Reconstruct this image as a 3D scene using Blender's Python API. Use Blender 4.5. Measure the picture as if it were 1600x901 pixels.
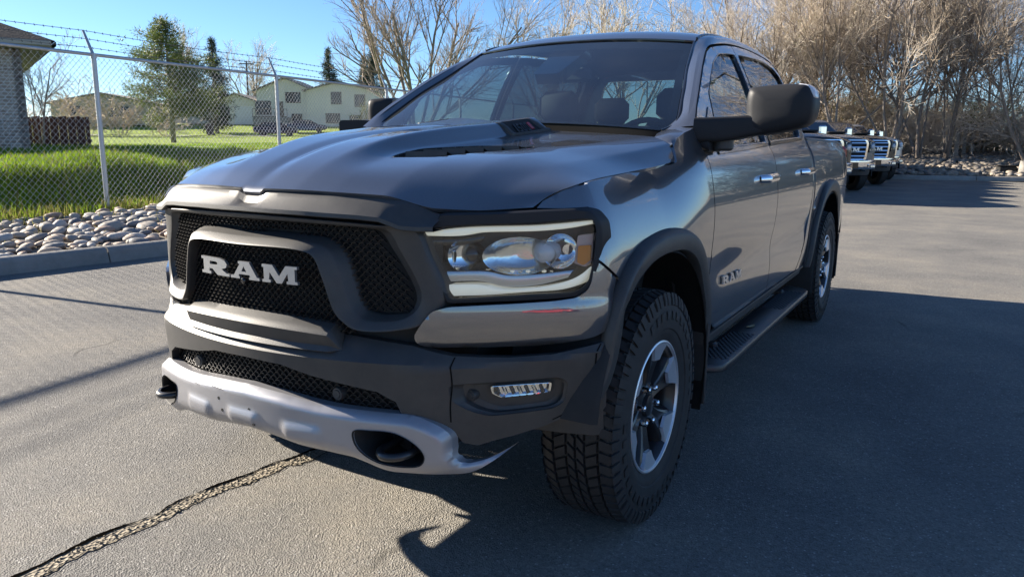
import bpy, bmesh, math, random
import numpy as np
from mathutils import Vector, Matrix
from mathutils.geometry import delaunay_2d_cdt

for _o in list(bpy.data.objects): bpy.data.objects.remove(_o)
SC = bpy.context.scene
COL = SC.collection
R_ = math.radians
rng = np.random.default_rng(7)
random.seed(7)

# ------------------------------------------------------------------ camera, sky, sun, exposure
cam_d = bpy.data.cameras.new('camera'); cam_d.sensor_width = 36.0
cam_d.lens = 1190.44/1600*36.0; cam_d.clip_start = 0.05; cam_d.clip_end = 3000
cam = bpy.data.objects.new('camera', cam_d); COL.objects.link(cam)
_yaw, _pitch, _roll = -0.534366, 0.19417, 0.007518
_f = np.array([math.sin(_yaw)*math.cos(_pitch), math.cos(_yaw)*math.cos(_pitch), -math.sin(_pitch)])
_r = np.array([math.cos(_yaw), -math.sin(_yaw), 0.]); _u = np.cross(_r, _f)
_r2 = _r*math.cos(_roll)+_u*math.sin(_roll); _u2 = -_r*math.sin(_roll)+_u*math.cos(_roll)
CAMP = np.array([1.87587, -2.52200, 1.36643])
cam.matrix_world = Matrix(((_r2[0], _u2[0], -_f[0], CAMP[0]), (_r2[1], _u2[1], -_f[1], CAMP[1]), (_r2[2], _u2[2], -_f[2], CAMP[2]), (0, 0, 0, 1)))
SC.camera = cam
SUN_EL, SUN_AZ = 21.3, 262.9      # azimuth clockwise from +Y: the sun stands low towards -X and a little -Y
world = bpy.data.worlds.new('World'); SC.world = world; world.use_nodes = True
_nt = world.node_tree; _nt.nodes.clear()
_sky = _nt.nodes.new('ShaderNodeTexSky'); _sky.sky_type = 'NISHITA'; _sky.sun_disc = False
_sky.sun_elevation = R_(SUN_EL); _sky.sun_rotation = R_(SUN_AZ); _sky.altitude = 1300
_sky.air_density = 0.95; _sky.dust_density = 0.4; _sky.ozone_density = 6.0
_bg = _nt.nodes.new('ShaderNodeBackground'); _bg.inputs[1].default_value = 0.055
_wo = _nt.nodes.new('ShaderNodeOutputWorld')
_nt.links.new(_sky.outputs[0], _bg.inputs[0]); _nt.links.new(_bg.outputs[0], _wo.inputs[0])
sun_d = bpy.data.lights.new('sun', 'SUN'); sun_d.energy = 5.0; sun_d.angle = R_(0.53); sun_d.color = (1.0, 0.90, 0.76)
sun = bpy.data.objects.new('sun', sun_d); COL.objects.link(sun)
_sd = Vector((math.sin(R_(SUN_AZ))*math.cos(R_(SUN_EL)), math.cos(R_(SUN_AZ))*math.cos(R_(SUN_EL)), math.sin(R_(SUN_EL))))
sun.rotation_euler = _sd.to_track_quat('Z', 'Y').to_euler(); sun.location = (-30, -6, 20)
SC.view_settings.view_transform = 'Standard'; SC.view_settings.look = 'None'
SC.view_settings.exposure = 1.82; SC.view_settings.gamma = 1.0
SC.cycles.max_bounces = 8; SC.cycles.transparent_max_bounces = 12; SC.cycles.caustics_reflective = False; SC.cycles.caustics_refractive = False

# ------------------------------------------------------------------ materials
def nodes(name):
    m = bpy.data.materials.new(name); m.use_nodes = True
    nt = m.node_tree; b = nt.nodes['Principled BSDF']
    return m, nt, b
def setp(b, **k):
    nm = dict(color='Base Color', rough='Roughness', metal='Metallic', coat='Coat Weight', coatr='Coat Roughness', spec='Specular IOR Level', trans='Transmission Weight', ior='IOR', alpha='Alpha', emit='Emission Color', estr='Emission Strength', sheen='Sheen Weight', sss='Subsurface Weight', aniso='Anisotropic')
    for q, v in k.items():
        if q in ('color', 'emit') and len(v) == 3: v = (*v, 1)
        b.inputs[nm[q]].default_value = v
def tex(nt, kind, scale, coord='Object', **k):
    tc = nt.nodes.new('ShaderNodeTexCoord'); t = nt.nodes.new(kind)
    t.inputs['Scale'].default_value = scale
    for q, v in k.items():
        if q in t.inputs: t.inputs[q].default_value = v
        else: setattr(t, q, v)
    nt.links.new(tc.outputs[coord], t.inputs['Vector'])
    return t
def ramp(nt, src, stops):
    r = nt.nodes.new('ShaderNodeValToRGB'); e = r.color_ramp.elements
    while len(e) < len(stops): e.new(0.5)
    for i, (p, c) in enumerate(stops):
        e[i].position = p; e[i].color = (*c, 1) if len(c) == 3 else c
    nt.links.new(src, r.inputs[0]); return r
def bump(nt, b, src, strength, dist=0.01, chain=None):
    n = nt.nodes.new('ShaderNodeBump'); n.inputs['Strength'].default_value = strength; n.inputs['Distance'].default_value = dist
    nt.links.new(src, n.inputs['Height'])
    if chain: nt.links.new(chain.outputs[0], n.inputs['Normal'])
    nt.links.new(n.outputs[0], b.inputs['Normal']); return n
def mixc(nt, fac, a, bb, mode='MIX'):
    m = nt.nodes.new('ShaderNodeMix'); m.data_type = 'RGBA'; m.blend_type = mode
    for s, i in ((fac, 0), (a, 6), (bb, 7)):
        if isinstance(s, (int, float)): m.inputs[i].default_value = s
        elif isinstance(s, tuple): m.inputs[i].default_value = (*s, 1)
        else: nt.links.new(s, m.inputs[i])
    return m.outputs[2]
def simple(name, color, rough=0.5, metal=0.0, var=0.0, vscale=8.0, bmp=0.0, bscale=200.0, bdist=0.002, **k):
    m, nt, b = nodes(name); setp(b, color=color, rough=rough, metal=metal, **k)
    if var:
        t = tex(nt, 'ShaderNodeTexNoise', vscale, Detail=6.0, Roughness=0.65)
        lo = tuple(c*(1-var) for c in color); hi = tuple(min(1, c*(1+var)) for c in color)
        r = ramp(nt, t.outputs[0], [(0.3, lo), (0.7, hi)]); nt.links.new(r.outputs[0], b.inputs['Base Color'])
    if bmp:
        t = tex(nt, 'ShaderNodeTexNoise', bscale, Detail=3.0); bump(nt, b, t.outputs[0], bmp, bdist)
    return m
M = {}
def build_materials():
    m, nt, b = nodes('granite_paint'); setp(b, color=(0.11, 0.114, 0.124), rough=0.30, metal=0.6, coat=1.0, coatr=0.01); b.inputs['Coat IOR'].default_value = 2.2
    t = tex(nt, 'ShaderNodeTexVoronoi', 900.0); r = ramp(nt, t.outputs['Color'], [(0.0, (0.092, 0.096, 0.106)), (1.0, (0.128, 0.133, 0.146))]); nt.links.new(r.outputs[0], b.inputs['Base Color'])
    d = tex(nt, 'ShaderNodeTexNoise', 14.0, Detail=8.0, Roughness=0.7); rr = ramp(nt, d.outputs[0], [(0.45, (0.008,)*3), (0.8, (0.05,)*3)]); nt.links.new(rr.outputs[0], b.inputs['Coat Roughness'])
    M['paint'] = m
    m, nt, b = nodes('textured_black_plastic'); setp(b, color=(0.042, 0.042, 0.043), rough=0.5)
    t = tex(nt, 'ShaderNodeTexNoise', 420.0, Detail=2.0); bump(nt, b, t.outputs[0], 0.35, 0.0012)
    d = tex(nt, 'ShaderNodeTexNoise', 9.0, Detail=9.0, Roughness=0.75); r = ramp(nt, d.outputs[0], [(0.35, (0.036, 0.036, 0.037)), (0.75, (0.062, 0.059, 0.054))]); nt.links.new(r.outputs[0], b.inputs['Base Color'])
    M['plastic'] = m
    M['gloss_black'] = simple('gloss_black', (0.012, 0.012, 0.013), 0.12, coat=0.6, coatr=0.05)
    M['black'] = simple('matte_black', (0.012, 0.012, 0.012), 0.75, var=0.3, vscale=20)
    M['mesh'] = simple('grille_mesh_black', (0.022, 0.021, 0.020), 0.45)
    M['rubber'] = simple('tyre_rubber', (0.022, 0.021, 0.021), 0.72, var=0.35, vscale=18, bmp=0.25, bscale=260, bdist=0.001)
    M['silver'] = simple('silver_paint', (0.33, 0.33, 0.35), 0.40, metal=0.55, var=0.06, vscale=6, bmp=0.06, bscale=300, bdist=0.0008, coat=0.3, coatr=0.2)
    M['letter'] = simple('satin_silver', (0.55, 0.56, 0.58), 0.28, metal=0.8)
    M['chrome'] = simple('chrome', (0.82, 0.83, 0.85), 0.06, metal=1.0)
    M['reflector'] = simple('lamp_reflector', (0.72, 0.74, 0.74), 0.16, metal=1.0, bmp=0.3, bscale=60, bdist=0.004)
    M['drl'] = simple('light_guide', (0.86, 0.85, 0.74), 0.25, coat=0.6, coatr=0.05, emit=(1.0, 0.97, 0.80), estr=0.085)
    M['lens_clear'] = None
    M['amber'] = simple('amber_lens', (0.62, 0.19, 0.01), 0.2, coat=0.8, coatr=0.05)
    M['pink'] = simple('pale_reflector', (0.48, 0.36, 0.34), 0.3)
    M['red'] = simple('red_lens', (0.45, 0.02, 0.015), 0.2, coat=0.7)
    M['alloy'] = simple('machined_alloy', (0.72, 0.75, 0.80), 0.35, metal=0.75)
    M['wheel_black'] = simple('wheel_black', (0.022, 0.022, 0.024), 0.36, metal=0.25, coat=0.4, coatr=0.15)
    M['steel'] = simple('dark_steel', (0.05, 0.05, 0.052), 0.45, metal=0.5)
    M['hook'] = simple('tow_hook_black', (0.02, 0.02, 0.021), 0.4, coat=0.3)
    M['bank0'] = simple('shaded_bank_stone_brown', (0.20, 0.17, 0.14), 0.85, var=0.4, vscale=6); M['bank1'] = simple('shaded_bank_stone_grey', (0.16, 0.15, 0.14), 0.85, var=0.4, vscale=6); M['bank2'] = simple('shaded_bank_stone_tan', (0.28, 0.24, 0.19), 0.85, var=0.4, vscale=6)  # bank stone colours darkened to carry the shade of the thicket
    M['cabin'] = simple('cabin_trim', (0.035, 0.036, 0.038), 0.6, var=0.2, vscale=10)
    M['seat'] = simple('seat_cloth', (0.028, 0.029, 0.032), 0.8, bmp=0.2, bscale=300)
    M['frit'] = simple('glass_frit', (0.006, 0.006, 0.007), 0.6, spec=0.1); M['cowl'] = simple('cowl_black', (0.008, 0.008, 0.008), 0.8, spec=0.05)
    M['white_lamp'] = simple('white_lens', (0.62, 0.63, 0.66), 0.25, coat=0.6)
    def glass(name, tint, spec=1.45, rough=0.0, dust=0.0):
        m = bpy.data.materials.new(name); m.use_nodes = True; nt = m.node_tree; nt.nodes.clear()
        o = nt.nodes.new('ShaderNodeOutputMaterial'); mx = nt.nodes.new('ShaderNodeMixShader'); fr = nt.nodes.new('ShaderNodeFresnel')
        ge = nt.nodes.new('ShaderNodeNewGeometry'); pw = nt.nodes.new('ShaderNodeMath'); pw.operation = 'MULTIPLY_ADD'; pw.inputs[1].default_value = 1/spec-spec; pw.inputs[2].default_value = spec   # thin pane: same reflectance from both faces
        nt.links.new(ge.outputs['Backfacing'], pw.inputs[0]); nt.links.new(pw.outputs[0], fr.inputs[0])
        tr = nt.nodes.new('ShaderNodeBsdfTransparent'); tr.inputs[0].default_value = (*tint, 1)
        gl = nt.nodes.new('ShaderNodeBsdfGlossy'); gl.inputs['Roughness'].default_value = rough
        nt.links.new(fr.outputs[0], mx.inputs[0]); nt.links.new(tr.outputs[0], mx.inputs[1]); nt.links.new(gl.outputs[0], mx.inputs[2]); nt.links.new(mx.outputs[0], o.inputs[0])
        if dust:
            df = nt.nodes.new('ShaderNodeBsdfDiffuse'); df.inputs[0].default_value = (.75, .75, .72, 1); m2 = nt.nodes.new('ShaderNodeMixShader'); t = tex(nt, 'ShaderNodeTexNoise', 2.5, Detail=5.0); r = ramp(nt, t.outputs[0], [(.3, (dust*.5,)*3), (.7, (dust*1.5,)*3)])
            nt.links.new(r.outputs[0], m2.inputs[0]); nt.links.new(mx.outputs[0], m2.inputs[1]); nt.links.new(df.outputs[0], m2.inputs[2]); nt.links.new(m2.outputs[0], o.inputs[0])
        return m
    M['windshield'] = glass('windshield_glass', (0.54, 0.68, 0.71), 2.6, dust=.012)
    M['side_glass'] = glass('side_glass', (0.10, 0.12, 0.125), 3.9, dust=.006)
    M['front_glass'] = glass('front_door_glass', (0.36, 0.43, 0.42), 3.9, dust=.006)
    M['rear_glass'] = glass('rear_glass', (0.42, 0.48, 0.46), 1.6)
    M['lens_clear'] = glass('lamp_lens', (0.90, 0.93, 0.93), 1.7)
    # asphalt: grey binder with pale and dark stones, worn patches, hairline cracks
    m, nt, b = nodes('asphalt'); setp(b, rough=0.86, spec=0.35)
    big = tex(nt, 'ShaderNodeTexNoise', 0.75, Detail=9.0, Roughness=0.68)
    base_ = ramp(nt, big.outputs[0], [(0.28, (0.112, 0.109, 0.105)), (0.48, (0.168, 0.161, 0.148)), (0.70, (0.250, 0.228, 0.190))])
    v = tex(nt, 'ShaderNodeTexVoronoi', 170.0); sp = ramp(nt, v.outputs['Color'], [(0.0, (0.42,)*3), (0.18, (0.82,)*3), (0.55, (1.0,)*3), (0.88, (1.22,)*3), (1.0, (1.9,)*3)])
    c1 = mixc(nt, 0.9, base_.outputs[0], sp.outputs[0], 'MULTIPLY')
    n2 = tex(nt, 'ShaderNodeTexNoise', 38.0, Detail=5.0, Roughness=0.7); sp2 = ramp(nt, n2.outputs[0], [(0.34, (0.78,)*3), (0.5, (1.0,)*3), (0.66, (1.16,)*3)])
    c2 = mixc(nt, 1.0, c1, sp2.outputs[0], 'MULTIPLY')
    vf = tex(nt, 'ShaderNodeTexVoronoi', 62.0); fd = ramp(nt, vf.outputs['Distance'], [(0.0, (1,)*3), (0.20, (1,)*3), (0.30, (0,)*3)]); fs = ramp(nt, vf.outputs['Color'], [(0.58, (0,)*3), (0.80, (1,)*3)])
    fm = nt.nodes.new('ShaderNodeMath'); fm.operation = 'MULTIPLY'; nt.links.new(fd.outputs[0], fm.inputs[0]); nt.links.new(fs.outputs[0], fm.inputs[1])
    c2 = mixc(nt, fm.outputs[0], c2, (0.36, 0.35, 0.33))      # pale stones showing in the worn surface
    # fine wandering cracks
    tc = nt.nodes.new('ShaderNodeTexCoord'); wn = nt.nodes.new('ShaderNodeTexNoise'); wn.inputs['Scale'].default_value = 2.2; wn.inputs['Detail'].default_value = 6
    nt.links.new(tc.outputs['Object'], wn.inputs['Vector'])
    add = nt.nodes.new('ShaderNodeMixRGB'); add.blend_type = 'ADD'; add.inputs[0].default_value = 0.55; nt.links.new(tc.outputs['Object'], add.inputs[1]); nt.links.new(wn.outputs['Color'], add.inputs[2])
    vc = nt.nodes.new('ShaderNodeTexVoronoi'); vc.feature = 'DISTANCE_TO_EDGE'; vc.inputs['Scale'].default_value = 0.42; nt.links.new(add.outputs[0], vc.inputs['Vector'])
    cr = ramp(nt, vc.outputs['Distance'], [(0.0, (1,)*3), (0.0035, (0.75,)*3), (0.008, (0.0,)*3)])
    pm = tex(nt, 'ShaderNodeTexNoise', 0.8, Detail=2.0); pr = ramp(nt, pm.outputs[0], [(0.60, (0,)*3), (0.70, (0.8,)*3)])
    mul = nt.nodes.new('ShaderNodeMath'); mul.operation = 'MULTIPLY'; nt.links.new(cr.outputs[0], mul.inputs[0]); nt.links.new(pr.outputs[0], mul.inputs[1])
    c3 = mixc(nt, mul.outputs[0], c2, (0.03, 0.027, 0.022)); nt.links.new(c3, b.inputs['Base Color'])
    v2 = tex(nt, 'ShaderNodeTexVoronoi', 165.0); bn = bump(nt, b, v2.outputs['Distance'], 0.85, 0.0056)
    n3 = tex(nt, 'ShaderNodeTexNoise', 26.0, Detail=8.0, Roughness=0.75); bump(nt, b, n3.outputs[0], 0.5, 0.007, bn)
    M['asphalt'] = m
    m, nt, b = nodes('sandy_fill'); setp(b, rough=0.95)
    v = tex(nt, 'ShaderNodeTexVoronoi', 70.0); r = ramp(nt, v.outputs['Color'], [(0.0, (0.11, 0.092, 0.066)), (0.5, (0.20, 0.172, 0.128)), (1.0, (0.31, 0.27, 0.205))]); nt.links.new(r.outputs[0], b.inputs['Base Color'])
    bump(nt, b, v.outputs['Distance'], 0.9, 0.012); M['sand'] = m
    M['crack'] = simple('crack_dark', (0.004, 0.0036, 0.003), 1.0, spec=0.0)
    m, nt, b = nodes('kerb_concrete'); setp(b, rough=0.85)
    t = tex(nt, 'ShaderNodeTexNoise', 3.0, Detail=9.0, Roughness=0.7); r = ramp(nt, t.outputs[0], [(0.3, (0.20, 0.19, 0.17)), (0.7, (0.33, 0.31, 0.28))]); nt.links.new(r.outputs[0], b.inputs['Base Color'])
    t2 = tex(nt, 'ShaderNodeTexNoise', 160.0); bump(nt, b, t2.outputs[0], 0.4, 0.003); M['kerb'] = m
    m, nt, b = nodes('lawn_soil'); setp(b, rough=0.95)
    t = tex(nt, 'ShaderNodeTexNoise', 1.3, Detail=10.0, Roughness=0.7); r = ramp(nt, t.outputs[0], [(0.3, (0.13, 0.21, 0.008)), (0.5, (0.19, 0.27, 0.010)), (0.72, (0.25, 0.28, 0.018))]); nt.links.new(r.outputs[0], b.inputs['Base Color'])
    t2 = tex(nt, 'ShaderNodeTexNoise', 30.0, Detail=6.0); bump(nt, b, t2.outputs[0], 1.0, 0.08); M['lawn'] = m
    def leafy(name, c, var=0.5, trans=0.35, sc=9.0):
        m = bpy.data.materials.new(name); m.use_nodes = True; nt = m.node_tree; b = nt.nodes['Principled BSDF']; setp(b, rough=0.6, spec=0.3)
        oi = nt.nodes.new('ShaderNodeObjectInfo'); t = tex(nt, 'ShaderNodeTexNoise', sc, Detail=3.0)
        r = ramp(nt, t.outputs[0], [(0.3, tuple(q*(1-var) for q in c)), (0.7, tuple(q*(1+var) for q in c))]); nt.links.new(r.outputs[0], b.inputs['Base Color'])
        tl = nt.nodes.new('ShaderNodeBsdfTranslucent'); nt.links.new(r.outputs[0], tl.inputs[0]); mx = nt.nodes.new('ShaderNodeMixShader'); mx.inputs[0].default_value = trans
        out = nt.nodes['Material Output']; nt.links.new(b.outputs[0], mx.inputs[1]); nt.links.new(tl.outputs[0], mx.inputs[2]); nt.links.new(mx.outputs[0], out.inputs[0])
        return m
    M['grass'] = leafy('grass_blades', (0.17, 0.265, 0.016), 0.40, 0.45, 1.5)
    M['dry_grass'] = leafy('dry_grass', (0.24, 0.22, 0.07), 0.4, 0.35, 2.0)
    M['needles'] = leafy('pine_needles', (0.135, 0.165, 0.048), 0.45, 0.25, 1.2)
    M['needles_dark'] = leafy('spruce_needles', (0.030, 0.050, 0.026), 0.4, 0.2, 1.0)
    M['bud'] = leafy('spring_buds', (0.20, 0.21, 0.06), 0.4, 0.4, 1.0)
    M['bark'] = simple('grey_bark', (0.25, 0.21, 0.175), 0.9, var=0.4, vscale=12, bmp=0.8, bscale=40, bdist=0.01)
    M['twig'] = simple('bare_twigs', (0.56, 0.465, 0.355), 0.85, var=0.35, vscale=1.2)
    M['twig_grey'] = simple('grey_twigs', (0.58, 0.51, 0.42), 0.85, var=0.35, vscale=1.0)
    M['bark_dark'] = simple('dark_bark', (0.165, 0.135, 0.11), 0.9, var=0.4, vscale=9)
    M['galv'] = simple('galvanised_steel', (0.42, 0.44, 0.46), 0.45, metal=0.6, var=0.1, vscale=5)
    M['wire'] = simple('fence_wire', (0.46, 0.47, 0.48), 0.5, metal=0.4)
    M['barb'] = simple('barbed_wire', (0.13, 0.13, 0.135), 0.55, metal=0.5)
    stones = [(0.34, 0.30, 0.25), (0.22, 0.21, 0.20), (0.42, 0.33, 0.25), (0.13, 0.135, 0.145), (0.45, 0.41, 0.36), (0.30, 0.215, 0.165)]
    for i, c_ in enumerate(stones): M['stone%d' % i] = simple('river_stone_tone_%d' % i, c_, 0.72, var=0.28, vscale=14, bmp=0.25, bscale=60, bdist=0.004)
    M['dirt'] = simple('gravelly_dirt', (0.20, 0.17, 0.13), 0.95, var=0.4, vscale=9, bmp=0.8, bscale=40, bdist=0.03)
    M['street'] = simple('street_concrete', (0.30, 0.29, 0.27), 0.9, var=0.15, vscale=2)
    M['terrain'] = simple('dry_field', (0.20, 0.17, 0.11), 0.95, var=0.4, vscale=0.5)
    # brick: running courses built into the material (each brick only two or three pixels high)
    m, nt, b = nodes('brown_brick'); setp(b, rough=0.9)
    bt = tex(nt, 'ShaderNodeTexBrick', 1.0, coord='UV'); bt.inputs['Color1'].default_value = (0.29, 0.215, 0.17, 1); bt.inputs['Color2'].default_value = (0.46, 0.37, 0.30, 1); bt.inputs['Mortar'].default_value = (0.55, 0.51, 0.46, 1)
    bt.inputs['Mortar Size'].default_value = 0.012; bt.inputs['Brick Width'].default_value = 0.26; bt.inputs['Row Height'].default_value = 0.085
    nt.links.new(bt.outputs[0], b.inputs['Base Color']); bump(nt, b, bt.outputs[1], -0.6, 0.01); M['brick'] = m
    M['shingle'] = simple('dark_shingles', (0.010, 0.012, 0.017), 0.9, var=0.35, vscale=12, bmp=0.6, bscale=20, bdist=0.02)
    M['shingle_tan'] = simple('tan_shingles', (0.21, 0.185, 0.155), 0.9, var=0.3, vscale=6)
    M['fascia'] = simple('beige_fascia', (0.42, 0.38, 0.31), 0.6)
    M['siding'] = simple('cream_siding', (0.72, 0.68, 0.57), 0.75, var=0.06, vscale=3)
    M['siding2'] = simple('tan_siding', (0.42, 0.36, 0.26), 0.8, var=0.08, vscale=3)
    M['window'] = simple('house_window', (0.045, 0.05, 0.06), 0.08)
    M['hd_glass'] = simple('dark_truck_glass', (0.012, 0.013, 0.015), 0.03, spec=1.0, coat=1.0, coatr=0.0)
    M['trim_white'] = simple('white_trim', (0.7, 0.69, 0.66), 0.6)
    M['red_fence'] = simple('red_brown_boards', (0.135, 0.062, 0.045), 0.85, var=0.3, vscale=4)
    M['bin'] = simple('bin_plastic', (0.035, 0.030, 0.030), 0.5)
    M['carpaint_dark'] = simple('dark_car_paint', (0.055, 0.030, 0.040), 0.25, metal=0.4, coat=0.8)
    M['carpaint_red'] = simple('red_car_paint', (0.42, 0.02, 0.015), 0.25, coat=0.8)
    M['carpaint_blue'] = simple('blue_car_paint', (0.045, 0.06, 0.09), 0.25, metal=0.4, coat=0.8)
    M['hd_black'] = simple('black_truck_paint', (0.018, 0.019, 0.022), 0.22, metal=0.3, coat=1.0, coatr=0.03)
    M['hd_silver'] = simple('silver_truck_paint', (0.46, 0.47, 0.48), 0.28, metal=0.6, coat=1.0, coatr=0.03)
    M['hd_grey'] = simple('grey_truck_paint', (0.12, 0.125, 0.135), 0.25, metal=0.5, coat=1.0, coatr=0.03)
    M['pole_wood'] = simple('weathered_pole', (0.10, 0.075, 0.055), 0.9, var=0.3, vscale=6)
    M['grey_post'] = simple('weathered_boards', (0.30, 0.27, 0.235), 0.9, var=0.3, vscale=5)
build_materials()

# ------------------------------------------------------------------ object helpers
def mesh_data(name, V, F, mat, sharp=35.0, smooth=True, uv=None):
    me = bpy.data.meshes.new(name)
    V = np.asarray(V, float)
    me.from_pydata(V.tolist(), [], [tuple(int(i) for i in f) for f in F]); me.update()
    if smooth:
        me.polygons.foreach_set('use_smooth', np.ones(len(me.polygons), bool))
        if sharp < 180: me.set_sharp_from_angle(angle=R_(sharp))
    for m_ in (mat if isinstance(mat, (list, tuple)) else [mat]): me.materials.append(m_)
    if uv is not None:
        l = me.uv_layers.new(name='UVMap'); vi = np.empty(len(me.loops), np.int32); me.loops.foreach_get('vertex_index', vi)
        l.data.foreach_set('uv', np.asarray(uv, float)[vi].ravel())
    return me
def link(name, me, parent=None, loc=None, rot=None, scale=None):
    o = bpy.data.objects.new(name, me); COL.objects.link(o)
    if parent is not None: o.parent = parent
    if loc is not None: o.location = loc
    if rot is not None: o.rotation_euler = rot
    if scale is not None: o.scale = scale if hasattr(scale, '__len__') else (scale,)*3
    return o
def obj(name, V, F, mat, parent=None, sharp=35.0, smooth=True, uv=None, **k):
    return link(name, mesh_data(name, V, F, mat, sharp, smooth, uv), parent, **k)
def tag(o, label=None, cat=None, group=None, kind=None):
    if label: o['label'] = label
    if cat: o['category'] = cat
    if group: o['group'] = group
    if kind: o['kind'] = kind
    return o
def thing(name, label, cat, loc=(0, 0, 0), rz=0.0, group=None):
    o = link(name, None, loc=loc, rot=(0, 0, rz)); o.empty_display_size = 0.2
    return tag(o, label, cat, group)
def join(parts):
    V = []; F = []; n = 0
    for v, f in parts:
        v = np.asarray(v, float)
        V.append(v); F += [tuple(int(i)+n for i in q) for q in f]; n += len(v)
    return (np.vstack(V) if V else np.zeros((0, 3))), F
def mir(VF):
    V, F = VF; V = np.asarray(V, float)*[-1, 1, 1]
    return V, [tuple(f[::-1]) for f in F]
def both(name, VF, mat, parent, sharp=35.0, smooth=True):
    a = obj(name, VF[0], VF[1], mat, parent, sharp, smooth); V, F = mir(VF); b = obj(name, V, F, mat, parent, sharp, smooth)
    return a, b
def loft(rows, cv=False, cu=False):
    rows = [np.asarray(r, float) for r in rows]; n = len(rows[0]); m = len(rows); F = []
    for i in range(m if cu else m-1):
        a = i*n; b = ((i+1) % m)*n
        for j in range(n if cv else n-1):
            k = (j+1) % n; F.append((a+j, a+k, b+k, b+j))
    return np.vstack(rows), F
def box(cx, cy, cz, sx, sy, sz, bev=0.0):
    x, y, z = sx/2, sy/2, sz/2
    if not bev:
        V = [(-x, -y, -z), (x, -y, -z), (x, y, -z), (-x, y, -z), (-x, -y, z), (x, -y, z), (x, y, z), (-x, y, z)]
        F = [(0, 3, 2, 1), (4, 5, 6, 7), (0, 1, 5, 4), (1, 2, 6, 5), (2, 3, 7, 6), (3, 0, 4, 7)]
        return np.array(V)+[cx, cy, cz], F
    b = min(bev, x*.98, y*.98, z*.98); rows = []
    def ring(sx_, sy_, z_): 
        c = min(b, sx_*.98, sy_*.98); return [(-sx_+c, -sy_, z_), (sx_-c, -sy_, z_), (sx_, -sy_+c, z_), (sx_, sy_-c, z_), (sx_-c, sy_, z_), (-sx_+c, sy_, z_), (-sx_, sy_-c, z_), (-sx_, -sy_+c, z_)]
    for s_, z_ in ((b, -z), (0, -z+b), (0, z-b), (b, z)): rows.append(ring(x-s_, y-s_, z_))
    V, F = loft(rows, cv=True); F += [tuple(range(7, -1, -1)), tuple(range(24, 32))]
    return V+[cx, cy, cz], F
def frame3(d):
    d = np.asarray(d, float); d = d/np.linalg.norm(d); a = np.array([0, 0, 1.]) if abs(d[2]) < .9 else np.array([1., 0, 0])
    x = np.cross(a, d); x /= np.linalg.norm(x); return x, np.cross(d, x)
def tube(pts, rad, n=8, cap=True, closed=False):
    P = np.asarray(pts, float); m = len(P); rad = np.full(m, rad) if np.isscalar(rad) else np.asarray(rad, float)
    T = np.gradient(P, axis=0) if not closed else np.roll(P, -1, 0)-np.roll(P, 1, 0)
    x, y = frame3(T[0]); rows = []
    a = np.linspace(0, 2*np.pi, n, endpoint=False)
    for i in range(m):
        t = T[i]/np.linalg.norm(T[i]); x = x-t*(x@t); x /= np.linalg.norm(x); y = np.cross(t, x)
        rows.append(P[i]+rad[i]*(np.cos(a)[:, None]*x+np.sin(a)[:, None]*y))
    V, F = loft(rows, cv=True, cu=closed)
    if cap and not closed: F += [tuple(range(n-1, -1, -1)), tuple(range((m-1)*n, m*n))]
    return V, F
def cyl(c0, c1, r0, r1=None, n=16, cap=True):
    return tube([c0, c1], [r0, r0 if r1 is None else r1], n, cap)
def revolve(prof, n=48, axis='x', closed=False):
    P = np.asarray(prof, float); rows = []
    for a in np.linspace(0, 2*np.pi, n, endpoint=False):
        rows.append(np.stack([P[:, 0], P[:, 1]*np.cos(a), P[:, 1]*np.sin(a)], 1))
    V, F = loft(rows, cv=closed, cu=True); return V, F
def resample(P, n, closed=False):
    P = np.asarray(P, float)
    if closed: P = np.vstack([P, P[:1]])
    L = np.concatenate([[0], np.cumsum(np.linalg.norm(np.diff(P, axis=0), axis=1))])
    q = np.linspace(0, L[-1], n, endpoint=not closed)
    return np.stack([np.interp(q, L, P[:, k]) for k in range(P.shape[1])], 1)
def rpoly(pts, r=0.01, seg=4):
    P = np.asarray(pts, float)[:, :2]; n = len(P); rr = [r]*n if np.isscalar(r) else r; out = []
    for i in range(n):
        p, a, b = P[i], P[i-1], P[(i+1) % n]; va, vb = a-p, b-p; la, lb = np.linalg.norm(va), np.linalg.norm(vb)
        q = min(rr[i], la*.48, lb*.48)
        if q < 1e-5: out.append(p); continue
        pa, pb = p+va/la*q, p+vb/lb*q
        for t in np.linspace(0, 1, seg+1): out.append((1-t)**2*pa+2*t*(1-t)*p+t*t*pb)
    return np.array(out)
def dens(P, step, closed=True):
    P = np.asarray(P, float); out = []
    m = len(P) if closed else len(P)-1
    for i in range(m):
        a, b = P[i], P[(i+1) % len(P)]; k = max(1, int(math.ceil(np.linalg.norm(b-a)/step)))
        for t in range(k): out.append(a+(b-a)*t/k)
    if not closed: out.append(P[-1])
    return np.array(out)
def inpoly(Q, P):
    x, y = Q[:, 0], Q[:, 1]; r = np.zeros(len(Q), bool); n = len(P)
    for i in range(n):
        x1, y1 = P[i]; x2, y2 = P[(i+1) % n]
        c = ((y1 > y) != (y2 > y))
        if abs(y2-y1) > 1e-12: r ^= c & (x < (x2-x1)*(y-y1)/(y2-y1)+x1)
    return r
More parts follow.
